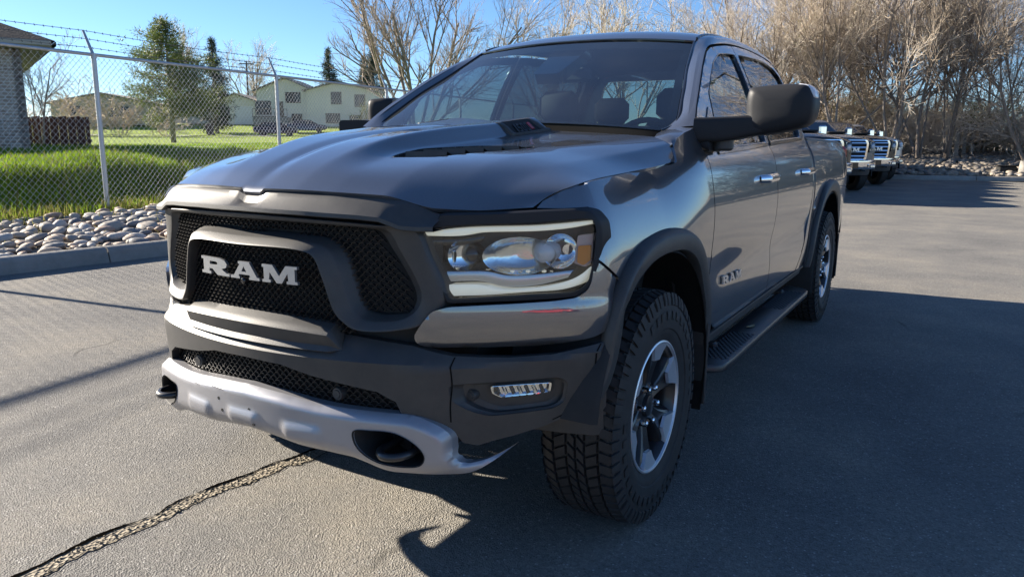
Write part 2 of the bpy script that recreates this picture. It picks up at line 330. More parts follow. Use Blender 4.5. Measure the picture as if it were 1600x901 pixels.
def trim(loops, step, mapf, hem=0.012, hemholes=True):
    """panel: 2-D outline (and holes) filled with a regular grid, carried into space by mapf(u, v, depth)"""
    L = [dens(l, step) for l in loops]; P = []; E = []; n = 0; rngs = []
    for l in L:
        P += [tuple(p) for p in l]; E += [(n+i, n+(i+1) % len(l)) for i in range(len(l))]; rngs.append((n, len(l))); n += len(l)
    O = L[0]; lo = O.min(0); hi = O.max(0)
    gx = np.arange(lo[0]+step*.5, hi[0], step); gy = np.arange(lo[1]+step*.5, hi[1], step)
    G = np.stack(np.meshgrid(gx, gy, indexing='ij'), -1).reshape(-1, 2)
    ok = inpoly(G, O)
    for h in L[1:]: ok &= ~inpoly(G, h)
    G = G[ok]; B = np.array(P)
    if len(G):
        keep = np.ones(len(G), bool)
        for i in range(0, len(G), 2000):
            d = ((G[i:i+2000, None]-B[None])**2).sum(-1).min(1); keep[i:i+2000] = d > (step*.45)**2
        G = G[keep]
    allp = np.vstack([B, G]) if len(G) else B
    V2, _, T, *_x = delaunay_2d_cdt([Vector((float(a), float(b))) for a, b in allp], E, [], 0, 1e-6)
    V2 = np.array([(v.x, v.y) for v in V2]); T = np.array([t for t in T if len(t) == 3])
    cen = V2[T].mean(1); ok = inpoly(cen, O)
    for h in L[1:]: ok &= ~inpoly(cen, h)
    T = T[ok]
    # orient
    a, b, c_ = V2[T[:, 0]], V2[T[:, 1]], V2[T[:, 2]]
    ar = (b[:, 0]-a[:, 0])*(c_[:, 1]-a[:, 1])-(b[:, 1]-a[:, 1])*(c_[:, 0]-a[:, 0]); T = np.where((ar > 0)[:, None], T, T[:, ::-1])
    V = [mapf(V2[:, 0], V2[:, 1], 0.0)]; F = [tuple(t) for t in T]; n = len(V2)
    if hem:
        for i, l in enumerate(L):
            if i and not hemholes: continue
            V.append(mapf(l[:, 0], l[:, 1], 0.0)); V.append(mapf(l[:, 0], l[:, 1], hem)); k = len(l)
            F += [(n+j, n+(j+1) % k, n+k+(j+1) % k, n+k+j) for j in range(k)]; n += 2*k
    return np.vstack(V), F
# ------------------------------------------------------------------ curves and the body skin of the pickup
BX=np.linspace(0,1.1,221)
def _slope(a):        # plan slope of the nose: gently bowed grille, lamps swept back, then the corner
    return np.where(a<.56,.72*a,np.interp(a,[.56,.64,.80,.90,.95,1.0,1.1],[.403,.78,.80,.90,1.10,1.75,2.6]))
BY=-.95+np.concatenate([[0],np.cumsum((_slope(BX[1:])+_slope(BX[:-1]))/2*np.diff(BX))])
def base(x):
    return np.interp(np.abs(x),BX,BY)
def catmull(P,n=12,closed=False):
    P=np.asarray(P,float); m=len(P)
    if closed: Q=np.vstack([P[-1],P,P[0],P[1]]); segs=m
    else: Q=np.vstack([2*P[0]-P[1],P,2*P[-1]-P[-2]]); segs=m-1
    out=[]
    t=np.linspace(0,1,n,endpoint=False)[:,None]
    for i in range(segs):
        p0,p1,p2,p3=Q[i],Q[i+1],Q[i+2],Q[i+3]
        # centripetal-ish tangents
        d0=np.linalg.norm(p1-p0)**.5+1e-9;d1=np.linalg.norm(p2-p1)**.5+1e-9;d2=np.linalg.norm(p3-p2)**.5+1e-9
        m1=(p2-p1)+d1*((p1-p0)/d0-(p2-p0)/(d0+d1)); m2=(p2-p1)+d1*((p3-p2)/d2-(p3-p1)/(d1+d2))
        out.append((2*t**3-3*t**2+1)*p1+(t**3-2*t**2+t)*m1+(-2*t**3+3*t**2)*p2+(t**3-t**2)*m2)
    r=np.vstack(out)
    if not closed: r=np.vstack([r,P[-1:]])
    return r
xs=np.linspace(0,.975,60)
PATH=np.vstack([np.stack([xs,base(xs)],1)[:-1],catmull([(.975,base(.975)),(.9905,-.465),(1.0005,-.40),(1.003,-.3),(1.001,-.1),(.998,.3),(.994,.7),(.991,1.4),(.99,2.2),(.99,3.2),(.985,4.0),(.975,4.6),(.95,4.9)],16)])
AL=np.concatenate([[0],np.cumsum(np.linalg.norm(np.diff(PATH,axis=0),axis=1))])
_s0=np.interp(0,PATH[80:,1],AL[80:])
SS=AL-_s0
_t=np.gradient(PATH,axis=0); _t/=np.linalg.norm(_t,axis=1)[:,None]
for _ in range(6): _t[1:-1]=(_t[:-2]+_t[1:-1]*2+_t[2:])/4
NRM=np.stack([_t[:,1],-_t[:,0]],1)
DZ=np.array([[.38,.10],[.46,.05],[.52,.034],[.6,.024],[.7,.019],[.8,.016],[.9,.009],[1.0,.003],[1.06,.0025],[1.10,.005],[1.13,.0085],[1.19,.017],[1.25,.029],[1.28,.039],[1.31,.054],[1.34,.072],[1.37,.085],[1.5,.134],[1.65,.198],[1.8,.272],[1.87,.310],[1.95,.37]])
DF=np.array([[.38,.10],[.46,.05],[.52,.034],[.6,.024],[.7,.019],[.8,.012],[.9,.006],[.96,.008],[1.0,.012],[1.05,.021],[1.08,.029],[1.15,.053],[1.20,.076],[1.24,.098],[1.28,.125],[1.33,.165],[1.95,.42]])
def pchip(x,y,q):
    x=np.asarray(x,float);y=np.asarray(y,float);q=np.asarray(q,float)
    h=np.diff(x);d=np.diff(y)/h;m=np.zeros(len(x))
    w1=2*h[1:]+h[:-1];w2=h[1:]+2*h[:-1]
    ok=(d[1:]*d[:-1])>0
    with np.errstate(all='ignore'): mm=(w1+w2)/(w1/d[:-1]+w2/d[1:])
    m[1:-1]=np.where(ok,mm,0);m[0]=d[0];m[-1]=d[-1]
    i=np.clip(np.searchsorted(x,q)-1,0,len(x)-2);t=(q-x[i])/h[i]
    return (2*t**3-3*t**2+1)*y[i]+(t**3-2*t**2+t)*h[i]*m[i]+(-2*t**3+3*t**2)*y[i+1]+(t**3-t**2)*h[i]*m[i+1]
def cat1(x,y,q):
    x=np.asarray(x,float);y=np.asarray(y,float);q=np.clip(np.asarray(q,float),x[0],x[-1])
    h=np.diff(x);d=np.diff(y)/h;m=np.empty(len(x));m[1:-1]=(d[1:]*h[:-1]+d[:-1]*h[1:])/(h[1:]+h[:-1]);m[0]=d[0];m[-1]=d[-1]
    i=np.clip(np.searchsorted(x,q)-1,0,len(x)-2);t=(q-x[i])/h[i]
    return (2*t**3-3*t**2+1)*y[i]+(t**3-2*t**2+t)*h[i]*m[i]+(-2*t**3+3*t**2)*y[i+1]+(t**3-t**2)*h[i]*m[i+1]
def inset(s,z):
    a=cat1(DZ[:,0],DZ[:,1],z);b=cat1(DF[:,0],DF[:,1],z)
    t=np.clip((np.asarray(s)-.05)/.5,0,1);t=t*t*(3-2*t)
    return b*(1-t)+a*t
def skin(s,z,d=0.):
    s=np.asarray(s,float);z=np.asarray(z,float)
    px=np.interp(s,SS,PATH[:,0]);py=np.interp(s,SS,PATH[:,1])
    nx=np.interp(s,SS,NRM[:,0]);ny=np.interp(s,SS,NRM[:,1])
    q=inset(s,z)+d
    return np.stack([px-nx*q,py-ny*q,z+0*s],-1)
def s_of_x(x): return np.interp(x,PATH[:75,0],SS[:75])
# ------------------------------------------------------------------ the pickup: body skin (s runs along the plan outline, z up)
def skinm(s, z, d=0.0): return skin(s, z, d)
def front(x, z, off=0.0):
    x = np.asarray(x, float); z = np.asarray(z, float)
    return np.stack([x+0*z, base(x)+off+0*z, z+0*x], -1)
TR = thing('pickup_truck', 'large dark grey crew cab pickup with black grille, parked in the foreground', 'pickup truck')

# ---- hood: free patch through measured stations (a across, v front to back)
HK = np.array([0, .07, .22, .33, .55, .73, .87, 1.0])
HV = np.array([0, .10, .22, .38, .56, .76, 1.0])
HS = np.array([
 [(0,-.912,1.212),(.055,-.911,1.213),(.17,-.902,1.214),(.30,-.879,1.211),(.46,-.837,1.205),(.585,-.785,1.172),(.695,-.700,1.165),(.800,-.588,1.171)],
 [(0,-.825,1.262),(.055,-.825,1.268),(.18,-.815,1.270),(.30,-.795,1.261),(.46,-.745,1.250),(.60,-.675,1.229),(.715,-.605,1.214),(.830,-.540,1.205)],
 [(0,-.70,1.307),(.055,-.70,1.316),(.185,-.69,1.318),(.285,-.665,1.295),(.46,-.63,1.286),(.60,-.57,1.272),(.735,-.485,1.254),(.874,-.473,1.231)],
 [(0,-.50,1.353),(.055,-.50,1.363),(.20,-.49,1.368),(.258,-.465,1.325),(.46,-.43,1.315),(.605,-.385,1.309),(.755,-.34,1.286),(.8855,-.33,1.247)],
 [(0,-.20,1.386),(.055,-.20,1.399),(.20,-.19,1.402),(.250,-.18,1.346),(.46,-.16,1.333),(.62,-.13,1.333),(.780,-.09,1.305),(.8955,-.06,1.261)],
 [(0,.15,1.418),(.055,.15,1.424),(.200,.15,1.426),(.252,.15,1.370),(.48,.14,1.353),(.69,.12,1.353),(.832,.12,1.325),(.9035,.12,1.2705)],
 [(0,.465,1.443),(.055,.465,1.449),(.205,.47,1.459),(.292,.47,1.404),(.52,.455,1.392),(.79,.40,1.377),(.875,.345,1.348),(.913,.31,1.2865)]])
_ha = np.linspace(0, 1, 161); _hv = np.linspace(0, 1, 101)
_tmp = np.stack([np.stack([.45*pchip(HK, HS[i, :, k], _ha)+.55*np.interp(_ha, HK, HS[i, :, k]) for k in range(3)], -1) for i in range(len(HV))])
HG = np.stack([np.stack([cat1(HV, _tmp[:, j, k], _hv) for j in range(len(_ha))], 0) for k in range(3)], -1)   # [a, v, xyz]
def _smooth(G, n):
    for _ in range(n):
        H = G.copy(); H[1:-1, :] = (G[:-2]+2*G[1:-1]+G[2:])/4; G = H
    return G
HG = _smooth(HG, 3)
HN = np.cross(np.gradient(HG, axis=0), np.gradient(HG, axis=1)); HN /= np.linalg.norm(HN, axis=-1)[..., None]
def bil(G, a, v):
    fa = np.clip(a, 0, 1)*(G.shape[0]-1); fv = np.clip(v, 0, 1)*(G.shape[1]-1)
    i = np.minimum(fa.astype(int), G.shape[0]-2); j = np.minimum(fv.astype(int), G.shape[1]-2); t = (fa-i)[..., None]; w = (fv-j)[..., None]
    return G[i, j]*(1-t)*(1-w)+G[i+1, j]*t*(1-w)+G[i, j+1]*(1-t)*w+G[i+1, j+1]*t*w
def hood(a, v, d=0.0):
    a = np.asarray(a, float); v = np.asarray(v, float); sg = np.where(a < 0, -1.0, 1.0); A = np.abs(a)
    p = bil(HG, A, v); nn = bil(HN, A, v)
    ex = np.minimum(v, 0)[..., None]*np.array([0, .35, .85])        # the notch tongue hangs forward and down
    p = p+ex-nn*np.asarray(d, float)[..., None]
    p[..., 0] *= sg
    return p
def build_hood():
    hem = 0.014
    out = [(-1, 0), (-.062, 0), (-.045, -.014), (.045, -.014), (.062, 0), (1, 0), (1, 1), (-1, 1)]
    vent = rpoly([(.345, .27), (.50, .315), (.640, .575), (.622, .60), (.43, .565), (.345, .42)], .02, 3)
    ventm = vent*[-1, 1]
    o2 = dens(np.array(out), .02)
    # lofted as one trimmed sheet with the two vent openings
    VF = trim([o2, vent, ventm[::-1]], .0125, hood, hem)
    h = obj('hood', *VF, M['paint'], TR, 30)
    for sg in (1, -1):
        W = dens(vent, .02)*[sg, 1]
        rows = [hood(W[:, 0], W[:, 1], d) for d in (-.001, .004, .022)]
        c = W.mean(0); V, F = loft(rows, cv=True)
        fl = trim([vent*[sg, 1]], .03, lambda a, v, d: hood(a, v, .026), 0)
        vo = obj('hood_vent', *join([(V, F), fl]), M['black'], TR, 40)
        # four louvre fins across the vent
        for k in range(5):
            t = .08+.19*k
            p0 = hood(np.array([sg*(.350+.16*t)]), np.array([.30+.26*t]), .003)[0]; p1 = hood(np.array([sg*(.485+.145*t)]), np.array([.335+.25*t]), .002)[0]
            dy = np.array([0, .055, -.004]); up = np.array([0, .004, .012])
            q = [p0+[0, 0, -.016], p1+[0, 0, -.016], p1+up, p0+up, p0+dy+[0, .02, -.012], p1+dy+[0, .02, -.012]]
            obj('louvre', q, [(0, 1, 2, 3), (3, 2, 5, 4)], M['plastic'], vo, 30)
    # black inserts on the flanks of the raised centre, near its rear
    for sg in (1, -1):
        A = [(.205, .775), (.222, .965), (.355, .985), (.335, .80)]
        A = dens(rpoly(np.array(A), .012, 3), .01)
        rows = []
        cA = A.mean(0)
        for d, k in ((0.004, 1.02), (-.008, 1.0), (-.012, .96), (-.011, .84), (-.003, .80)):
            Q = cA+(A-cA)*k; rows.append(hood(sg*Q[:, 0], Q[:, 1], np.where(d < 0, d*np.clip((Q[:, 0]-.205)/.07, 0, 1), d)))
        ins = obj('hood_badge_insert', *join([loft(rows, cv=True)]), M['plastic'], TR, 40)
        Q = cA+(A-cA)*.8
        obj('insert_floor', *trim([Q], .02, lambda a, v, d: hood(sg*a, v, -.003), 0), M['black'], ins, 40)
    build_hood_text()
    ga = np.linspace(-1, 1, 41); V, F = loft([hood(ga, np.full(41, q), .030) for q in np.linspace(.02, .99, 16)]); e = np.linspace(.02, .99, 16)
    sd = [loft([hood(np.full(16, s_), e, .030), hood(np.full(16, s_), e, .030)*[.9, 1, 1]-[0, 0, .5]]) for s_ in (-1., 1.)]
    obj('hood_light_blocker', *join([(V, F)]+sd), M['black'], TR, 180)  # unseen shell added under the hood to block sunlight leaking through the gaps
    return h
# ---- raised lettering: polygons in a unit box, thickened along a frame
def bar(x0, y0, x1, y1, w):
    d = np.array([x1-x0, y1-y0], float); d /= np.linalg.norm(d); n = np.array([-d[1], d[0]])*w/2
    return [np.array([x0, y0])-n, np.array([x1, y1])-n, np.array([x1, y1])+n, np.array([x0, y0])+n]
GLY = {
 'R': ([[(0, 0), (.36, 0), (.36, .16), (.30, .16), (.30, .33), (.42, .33), (.60, 0), (1.02, 0), (1.02, .16), (.93, .16), (.76, .38), (.92, .50), (.95, .70), (.88, .90), (.68, 1), (0, 1), (0, .84), (.08, .84), (.08, .16), (0, .16)], [(.33, .58), (.33, .77), (.56, .77), (.61, .73), (.61, .62), (.56, .58)]]),
 'A': ([[(-.08, 0), (.30, 0), (.30, .14), (.25, .14), (.29, .26), (.70, .26), (.74, .14), (.68, .14), (.68, 0), (1.08, 0), (1.08, .16), (.99, .16), (.70, 1), (.26, 1), (.26, .85), (.32, .85), (.05, .16), (-.08, .16)], [(.38, .43), (.48, .74), (.58, .43)]]),
 'M': ([[(0, 0), (.30, 0), (.30, .16), (.24, .16), (.28, .58), (.51, .0), (.69, 0), (.90, .58), (.92, .16), (.86, .16), (.86, 0), (1.22, 0), (1.22, .16), (1.14, .16), (1.14, .84), (1.22, .84), (1.22, 1), (.84, 1), (.61, .40), (.38, 1), (0, 1), (0, .84), (.06, .84), (.06, .16), (0, .16)]]),
 'H': ([[(0, 0), (.26, 0), (.26, .4), (.6, .4), (.6, 0), (.86, 0), (.86, 1), (.6, 1), (.6, .6), (.26, .6), (.26, 1), (0, 1)]]),
 'E': ([[(0, 0), (.75, 0), (.75, .2), (.26, .2), (.26, .4), (.66, .4), (.66, .6), (.26, .6), (.26, .8), (.75, .8), (.75, 1), (0, 1)]]),
 'I': ([[(0, 0), (.26, 0), (.26, 1), (0, 1)]]),
 '1': ([[(.1, 0), (.40, 0), (.40, 1), (.16, 1), (0, .84), (0, .70), (.1, .72)]]),
 '5': ([[(0, 0), (.62, 0), (.75, .12), (.75, .50), (.62, .62), (.24, .62), (.24, .80), (.72, .80), (.72, 1), (0, 1), (0, .44), (.50, .44), (.50, .20), (0, .20)]]),
 '0': ([[(.12, 0), (.63, 0), (.75, .12), (.75, .88), (.63, 1), (.12, 1), (0, .88), (0, .12)], [(.24, .2), (.24, .8), (.51, .8), (.51, .2)]]),
}
def glyph(ch, x0, z0, w, h, mapf, depth, step=.004):
    loops = [np.array(l)*[w, h]+[x0, z0] for l in GLY[ch]]
    loops = [loops[0]]+[l[::-1] for l in loops[1:]]
    f = lambda u, v, d: mapf(u, v, -depth+d)
    return trim(loops, step*4, f, depth)
def build_hood_text():
    # 1500, dark, and a red block, lying in each flank insert of the hood
    for sg in (1, -1):
        L = []; x = .0
        def mp(u, v, d):
            t = np.asarray(u, float); w = np.asarray(v, float)
            vv = .835+t*.095 if sg > 0 else .93-t*.095
            aa = .325-.075*w
            return hood(sg*aa, vv, -.004+d)
        for ch, w in (('1', .10), ('5', .175), ('0', .175), ('0', .175)):
            L.append(glyph(ch, x, .1, w/(.40 if ch == '1' else .75), .8, mp, .004, .02)); x += w+.05
        obj('hood_lettering', *join(L), M['steel'], TR, 40)
        obj('hood_red_numeral', *trim([np.array([(.84, .25), (1.0, .25), (1.0, .85), (.84, .85)])], .05, lambda u, v, d: mp(u, v, d-.003), .003), M['red'], TR, 40)

# ---- grille trim under the hood lip
def zlip(x):       # hood edge height less the shut line
    a = np.abs(x); z = np.interp(a, [0, .03, .062, .30, .46, .507, .547, .585, .61, .70, .84], [1.197, 1.197, 1.209, 1.207, 1.201, 1.199, 1.185, 1.166, 1.159, 1.160, 1.168]); return z
def build_trim():
    X = np.linspace(-.612, .612, 150); X = np.sort(np.concatenate([X, [-.06, -.035, .035, .06]]))
    zt = zlip(X)-.004; a = np.abs(X)
    dip = np.exp(-(X/.075)**2)*.012
    zl = np.interp(a, [0, .22, .40, .469, .527, .571, .64], [1.157, 1.155, 1.150, 1.145, 1.1235, 1.121, 1.122])
    zb = zl-.012
    rows = []
    f = lambda z, o: front(X, z, 0)+np.stack([0*X, o+0*X, 0*X], -1)
    rows.append(f(zt-.01, .075)); rows.append(f(zt-.001, .044)); rows.append(f(zt-.004, .036)); rows.append(f(zt-.014-dip, .026))
    rows.append(f(zl+.008-dip*.3, -.002)); rows.append(f(zl+.002, -.011)); rows.append(f(zb+.003, -.0125)); rows.append(f(zb, -.008)); rows.append(f(zb+.002, .03)); rows.append(f(zb+.004, .09))
    obj('grille_trim', *loft(rows), M['plastic'], TR, 28)

# ---- grille surround (one ring round the arch-shaped mesh) and the mesh itself
RING = [  # outer (x, z, off)   inner (x, z, off)
 ((0, 1.139, .004), (0, 1.116, .014)), ((.25, 1.134, .004), (.22, 1.1155, .014)), ((.46, 1.124, .004), (.415, 1.109, .016)), ((.555, 1.114, .014), (.443, 1.101, .018)),
 ((.584, 1.045, .022), (.472, 1.055, .022)), ((.622, .917, .026), (.536, .935, .022)), ((.578, .842, .018), (.537, .897, .022)), ((.512, .822, -.008), (.517, .870, .022)),
 ((.388, .817, -.010), (.412, .864, .024)), ((.357, .836, -.014), (.389, .893, .024)), ((.331, .863, -.016), (.371, .953, .024)), ((.299, .96, -.020), (.348, 1.025, .024)),
 ((.272, 1.026, -.022), (.318, 1.062, .024)), ((.240, 1.041, -.024), (.262, 1.079, .022)), ((.0, 1.046, -.028), (0, 1.083, .020))]
def ring_curves(n=8):
    O = [r[0] for r in RING]; I = [r[1] for r in RING]
    O += [(-x, z, o) for x, z, o in O[-2:0:-1]]; I += [(-x, z, o) for x, z, o in I[-2:0:-1]]
    return catmull(O, n, True), catmull(I, n, True)
def build_grille():
    O, I = ring_curves()
    def row(t, do, shrink=0.0):
        Q = O*(1-t)+I*t
        return front(Q[:, 0], Q[:, 1], 0)+np.stack([0*Q[:, 0], Q[:, 2]+do, 0*Q[:, 0]], -1)
    rows = [row(0, .07), row(0, .014), row(.0, .005), row(.05, -.004), row(.13, -.006), row(.16, -.0062), row(.60, -.006), row(.66, -.004), row(.70, .0005), row(.97, .016), row(1.0, .022), row(1.02, .06)]
    g = obj('grille_surround', *loft(rows, cv=True), M['plastic'], TR, 32)
    # mesh: honeycomb of flattened cells, real bars with depth, over a dark backing
    P = np.array([(x, z) for x, z, _ in I]); bars = []
    cw, ch, t, dp = .0240, .0118, .0011, .008
    reg1 = lambda q: inpoly(q, P)
    archO = np.array([(x, z) for x, z, _ in O[14*8-40:]])
    lowp = np.array([(-.40, .80), (-.365, .845), (-.325, .88), (-.30, .965), (-.268, 1.036), (.268, 1.036), (.30, .965), (.325, .88), (.365, .845), (.40, .80)])
    reg = lambda q: inpoly(q, P) | inpoly(q, lowp)
    def offm(x, z):
        inn = inpoly(np.stack([x, z], 1), lowp); return np.where(inn, .012, .030)
    def add_bar(pts):
        pts = np.array(pts); k = reg(pts)
        if k.mean() < .5: return
        o = offm(pts[:, 0], pts[:, 1]); a = front(pts[:, 0], pts[:, 1]+t, 0); b = front(pts[:, 0], pts[:, 1]-t, 0)
        oo = np.stack([0*o, o, 0*o], -1); dd = np.array([0, dp, 0])
        bars.append(loft([b+oo+dd, b+oo, a+oo-[0, .0012, 0], a+oo+dd]))
    row_i = 0; z = .80
    while z < 1.12:
        x = -.58+(row_i % 2)*cw*.5*1.0
        nseg = int(1.16/cw)
        for k in range(nseg):
            x0 = x+k*cw
            add_bar([(x0, z), (x0+cw*.22, z+ch*.62), (x0+cw*.66, z+ch*.62), (x0+cw*.9, z), (x0+cw, z)])
        z += ch; row_i += 1
    obj('grille_mesh', *join(bars), M['mesh'], TR, 30)
    xs_ = np.linspace(-.60, .60, 60)
    rows = [front(xs_, np.full(60, zz), .06) for zz in (.76, .95, 1.13)]
    obj('grille_backing', *loft(rows), M['black'], TR)
    # letters
    f = lambda u, v, d: front(u, v, d-.010)
    L = {'R': (-.209, .143), 'A': (-.047, .109), 'M': (.083, .132/1.22)}
    for ch, (x0, w) in L.items():
        loops = glyph(ch, x0, .939, w, .054, f, .009, .003)
        obj('grille_letter', *loops, M['letter'], TR, 40)
    V, F = revolve([(-.03, .0), (-.030, .006), (-.026, .0095), (0, .0095)], 14)
    V = np.stack([V[:, 1]+.008, V[:, 0]+base(0), V[:, 2]+.935], 1); obj('grille_camera', V, F, M['gloss_black'], TR)

# ---- front bumper
LG = [(0, .697), (.15, .692), (.25, .671), (.46, .640), (.512, .612), (.528, .572), (.40, .566), (.27, .572), (0, .592)]
SKT = [(0, .606), (.15, .598), (.272, .586), (.394, .580), (.50, .578), (.558, .574), (.595, .559), (.629, .535), (.648, .508), (.652, .466), (.660, .436), (.676, .420), (.704, .418), (.738, .430), (.772, .452)]
SKB = [(.772, .452), (.735, .415), (.690, .388), (.636, .390), (.56, .394), (.482, .398), (.385, .428), (.30, .436), (.205, .441), (.10, .455), (0, .463)]
FOG = [(.638, .662), (.775, .667), (.893, .673), (.912, .655), (.902, .592), (.875, .570), (.79, .561), (.727, .556), (.685, .574), (.645, .608)]
def bump_off(x, z):
    a = np.abs(x)
    crest = np.interp(a, [0, .3, .47, .66, .8, 1.0], [.728, .731, .727, .718, .722, .746])
    top = np.where(z > crest, (z-crest)*1.1, 0)
    low = np.where(z < crest, (crest-z)*np.interp(a, [0, .5, .75, 1.0], [.06, .08, .16, .22]), 0)
    rnd = -.006*np.exp(-((z-crest)/.010)**2)*0
    return -.030+top+low+np.interp(a, [0, .55, .66, 1.0], [-.004, 0, .022, .024])
def bumpm(x, z, d=0.0):
    s = np.asarray(x, float); return front(s, z, 0)+np.stack([0*s, bump_off(s, z)+d, 0*s], -1)
def build_bumper():
    half = [(0, .79), (.34, .79), (.54, .772), (.64, .745), (.70, .740), (.775, .737), (.877, .743), (.94, .757), (.985, .768)]
    side = [(.985, .768), (.982, .72), (.976, .676), (.962, .625), (.947, .582), (.915, .550), (.88, .529), (.846, .512), (.776, .488), (.725, .474)]
    inner = [(.695, .463), (.662, .474), (.644, .512), (.622, .536), (.590, .555), (.55, .566), (.528, .57)]
    top = half+side[1:]+inner
    lgt = [(.512, .612), (.46, .640), (.25, .671), (.15, .692), (0, .697)]
    P = top+lgt
    # one half then mirrored, welded visually at the centre line
    left = np.array(P+[(-x, z) for x, z in P[-2:0:-1]])
    FR = rpoly(FOG, .018, 4); FL = FR[::-1]*[-1, 1]
    VF = trim([left, FR, FL], .016, bumpm, .03)
    b = obj('front_bumper', *VF, M['plastic'], TR, 24)
    # lower grille
    lg = np.array(LG); lgl = np.vstack([lg, lg[-2:0:-1]*[-1, 1]])
    bars = []
    cw, ch, t, dp = .026, .0120, .0011, .010; z = .556; i = 0
    while z < .70:
        for k in range(int(1.1/cw)+1):
            x0 = -.56+k*cw+(i % 2)*cw*.5; pts = np.array([(x0, z), (x0+cw*.22, z+ch*.62), (x0+cw*.66, z+ch*.62), (x0+cw*.9, z), (x0+cw, z)])
            if inpoly(pts, lgl).mean() < .5: continue
            a = front(pts[:, 0], pts[:, 1]+t); bb = front(pts[:, 0], pts[:, 1]-t); o = np.array([0, .012, 0]); d = np.array([0, dp, 0])
            bars.append(loft([bb+o+d, bb+o, a+o, a+o+d]))
        z += ch; i += 1
    obj('lower_grille_mesh', *join(bars), M['mesh'], TR, 30)
    xs_ = np.linspace(-.62, .62, 60); obj('lower_grille_backing', *loft([front(xs_, np.full(60, zz), .05) for zz in (.50, .62, .72)]), M['black'], TR)
    # raised guard block across the middle of the shelf
    X = np.linspace(-.345, .345, 70); e = np.clip((.345-np.abs(X))/.03, 0, 1); e = e*e*(3-2*e)
    def r(z, o): return front(X, np.interp(e, [0, 1], [.752, 1])*0+z*e+.752*(1-e), 0)+np.stack([0*X, (o)*e+(-.005)*(1-e), 0*X], -1)
    lift = .016*(1-(X/.345)**2)
    rows = [r(.826+lift, .055), r(.828+lift, .022), r(.812+lift*.8, -.012), r(.804+lift*.7, -.026), r(.797+lift*.6, -.031), r(.780+lift*.4, -.026), r(.765, -.020), r(.750, -.030), r(.742, -.016), r(.738, .01)]
    obj('bumper_guard', *loft(rows), M['plastic'], TR, 32)
    # fog lamp pockets
    for sg in (1, -1):
        W = FR*[sg, 1]; c = np.array([.775*sg, .617])
        def rw(k, d): Q = c+(W-c)*k; return bumpm(Q[:, 0], Q[:, 1], d)
        rows = [rw(1.0, .0), rw(.985, .006), rw(.90, .014), rw(.88, .034), rw(.70, .040)]
        po = obj('fog_lamp_pocket', *loft(rows, cv=True), M['plastic'], TR, 30)
        Q = c+(W-c)*.72; obj('pocket_back', *trim([Q], .03, lambda u, v, d: bumpm(u, v, .041), 0), M['plastic'], po)
        LP = rpoly([(.726, .648), (.868, .652), (.863, .621), (.836, .616), (.750, .610), (.729, .624)], .006, 3)*[sg, 1]
        cl = LP.mean(0)
        fo = obj('fog_lamp', *join([loft([bumpm(LP[:, 0], LP[:, 1], .036), bumpm(LP[:, 0], LP[:, 1], .018), bumpm(*(cl+(LP-cl)*.93).T, .017), bumpm(*(cl+(LP-cl)*.9).T, .034)], cv=True), trim([cl+(LP-cl)*.92], .012, lambda u, v, d: bumpm(u, v, .034), 0)]), M['chrome'], TR, 30)
        for k in range(7):
            q = .738+.0172*k; V, F = box(0, 0, 0, .010, .006, .026); V = V@np.array([[.85, 0, .5], [0, 1, 0], [-.5, 0, .85]]); V = V+bumpm(np.array([q*sg]), np.array([.632]), .027)[0]; obj('lamp_prism', V, F, M['reflector'] if k % 2 else M['gloss_black'], fo)
        obj('lens', *trim([LP], .02, lambda u, v, d: bumpm(u, v, .0165), 0), M['lens_clear'], fo)
        for (sx, sz, dd) in ((.673, .618, .038),):
            V, F = revolve([(-.012, 0), (-.012, .010), (-.009, .0115), (-.009, .0165), (-.004, .0185), (.02, .0185)], 18)
            p = bumpm(np.array([sx*sg]), np.array([sz]), dd)[0]; V = np.stack([V[:, 1]+p[0], V[:, 0]+p[1], V[:, 2]+p[2]], 1); obj('parking_sensor', V, F, M['plastic'], TR)
    for sx, sz in ((.317, .612), (-.317, .615)):
        V, F = revolve([(-.014, 0), (-.014, .012), (-.011, .0135), (-.011, .0185), (-.004, .0205), (.03, .0205)], 18)
        p = front(np.array([sx]), np.array([sz]), .012)[0]; V = np.stack([V[:, 1]+p[0], V[:, 0]+p[1], V[:, 2]+p[2]], 1); obj('parking_sensor', V, F, M['plastic'], TR)
    # seams between the bumper's centre and its corner pieces, and along the wheel-arch end
    for sg in (1, -1):
        for P in ([(.648, .742), (.649, .70), (.649, .66), (.642, .60), (.640, .545)], [(.978, .764), (.974, .72), (.968, .676), (.953, .625), (.937, .585), (.905, .555), (.870, .533)]):
            Q = catmull(P, 5); t_ = np.gradient(Q, axis=0); t_ /= np.linalg.norm(t_, axis=1)[:, None]; n_ = np.stack([-t_[:, 1], t_[:, 0]], 1)*.0016
            a_, b_ = Q-n_, Q+n_; obj('bumper_seam', *loft([bumpm(sg*a_[:, 0], a_[:, 1], -.0012), bumpm(sg*b_[:, 0], b_[:, 1], -.0012)]), M['cowl'], TR, 180)
    # silver skid plate with hook openings and embossed pads
    half = [tuple(p) for p in catmull(SKT, 4)]+[tuple(p) for p in catmull(SKB, 4)][1:]
    sk = np.array(half+[(-x, z) for x, z in half[-2:0:-1]])
    HO = catmull([(.409, .522), (.46, .529), (.525, .526), (.580, .492), (.600, .455), (.590, .432), (.548, .423), (.475, .433), (.430, .461), (.410, .490)], 5, True)
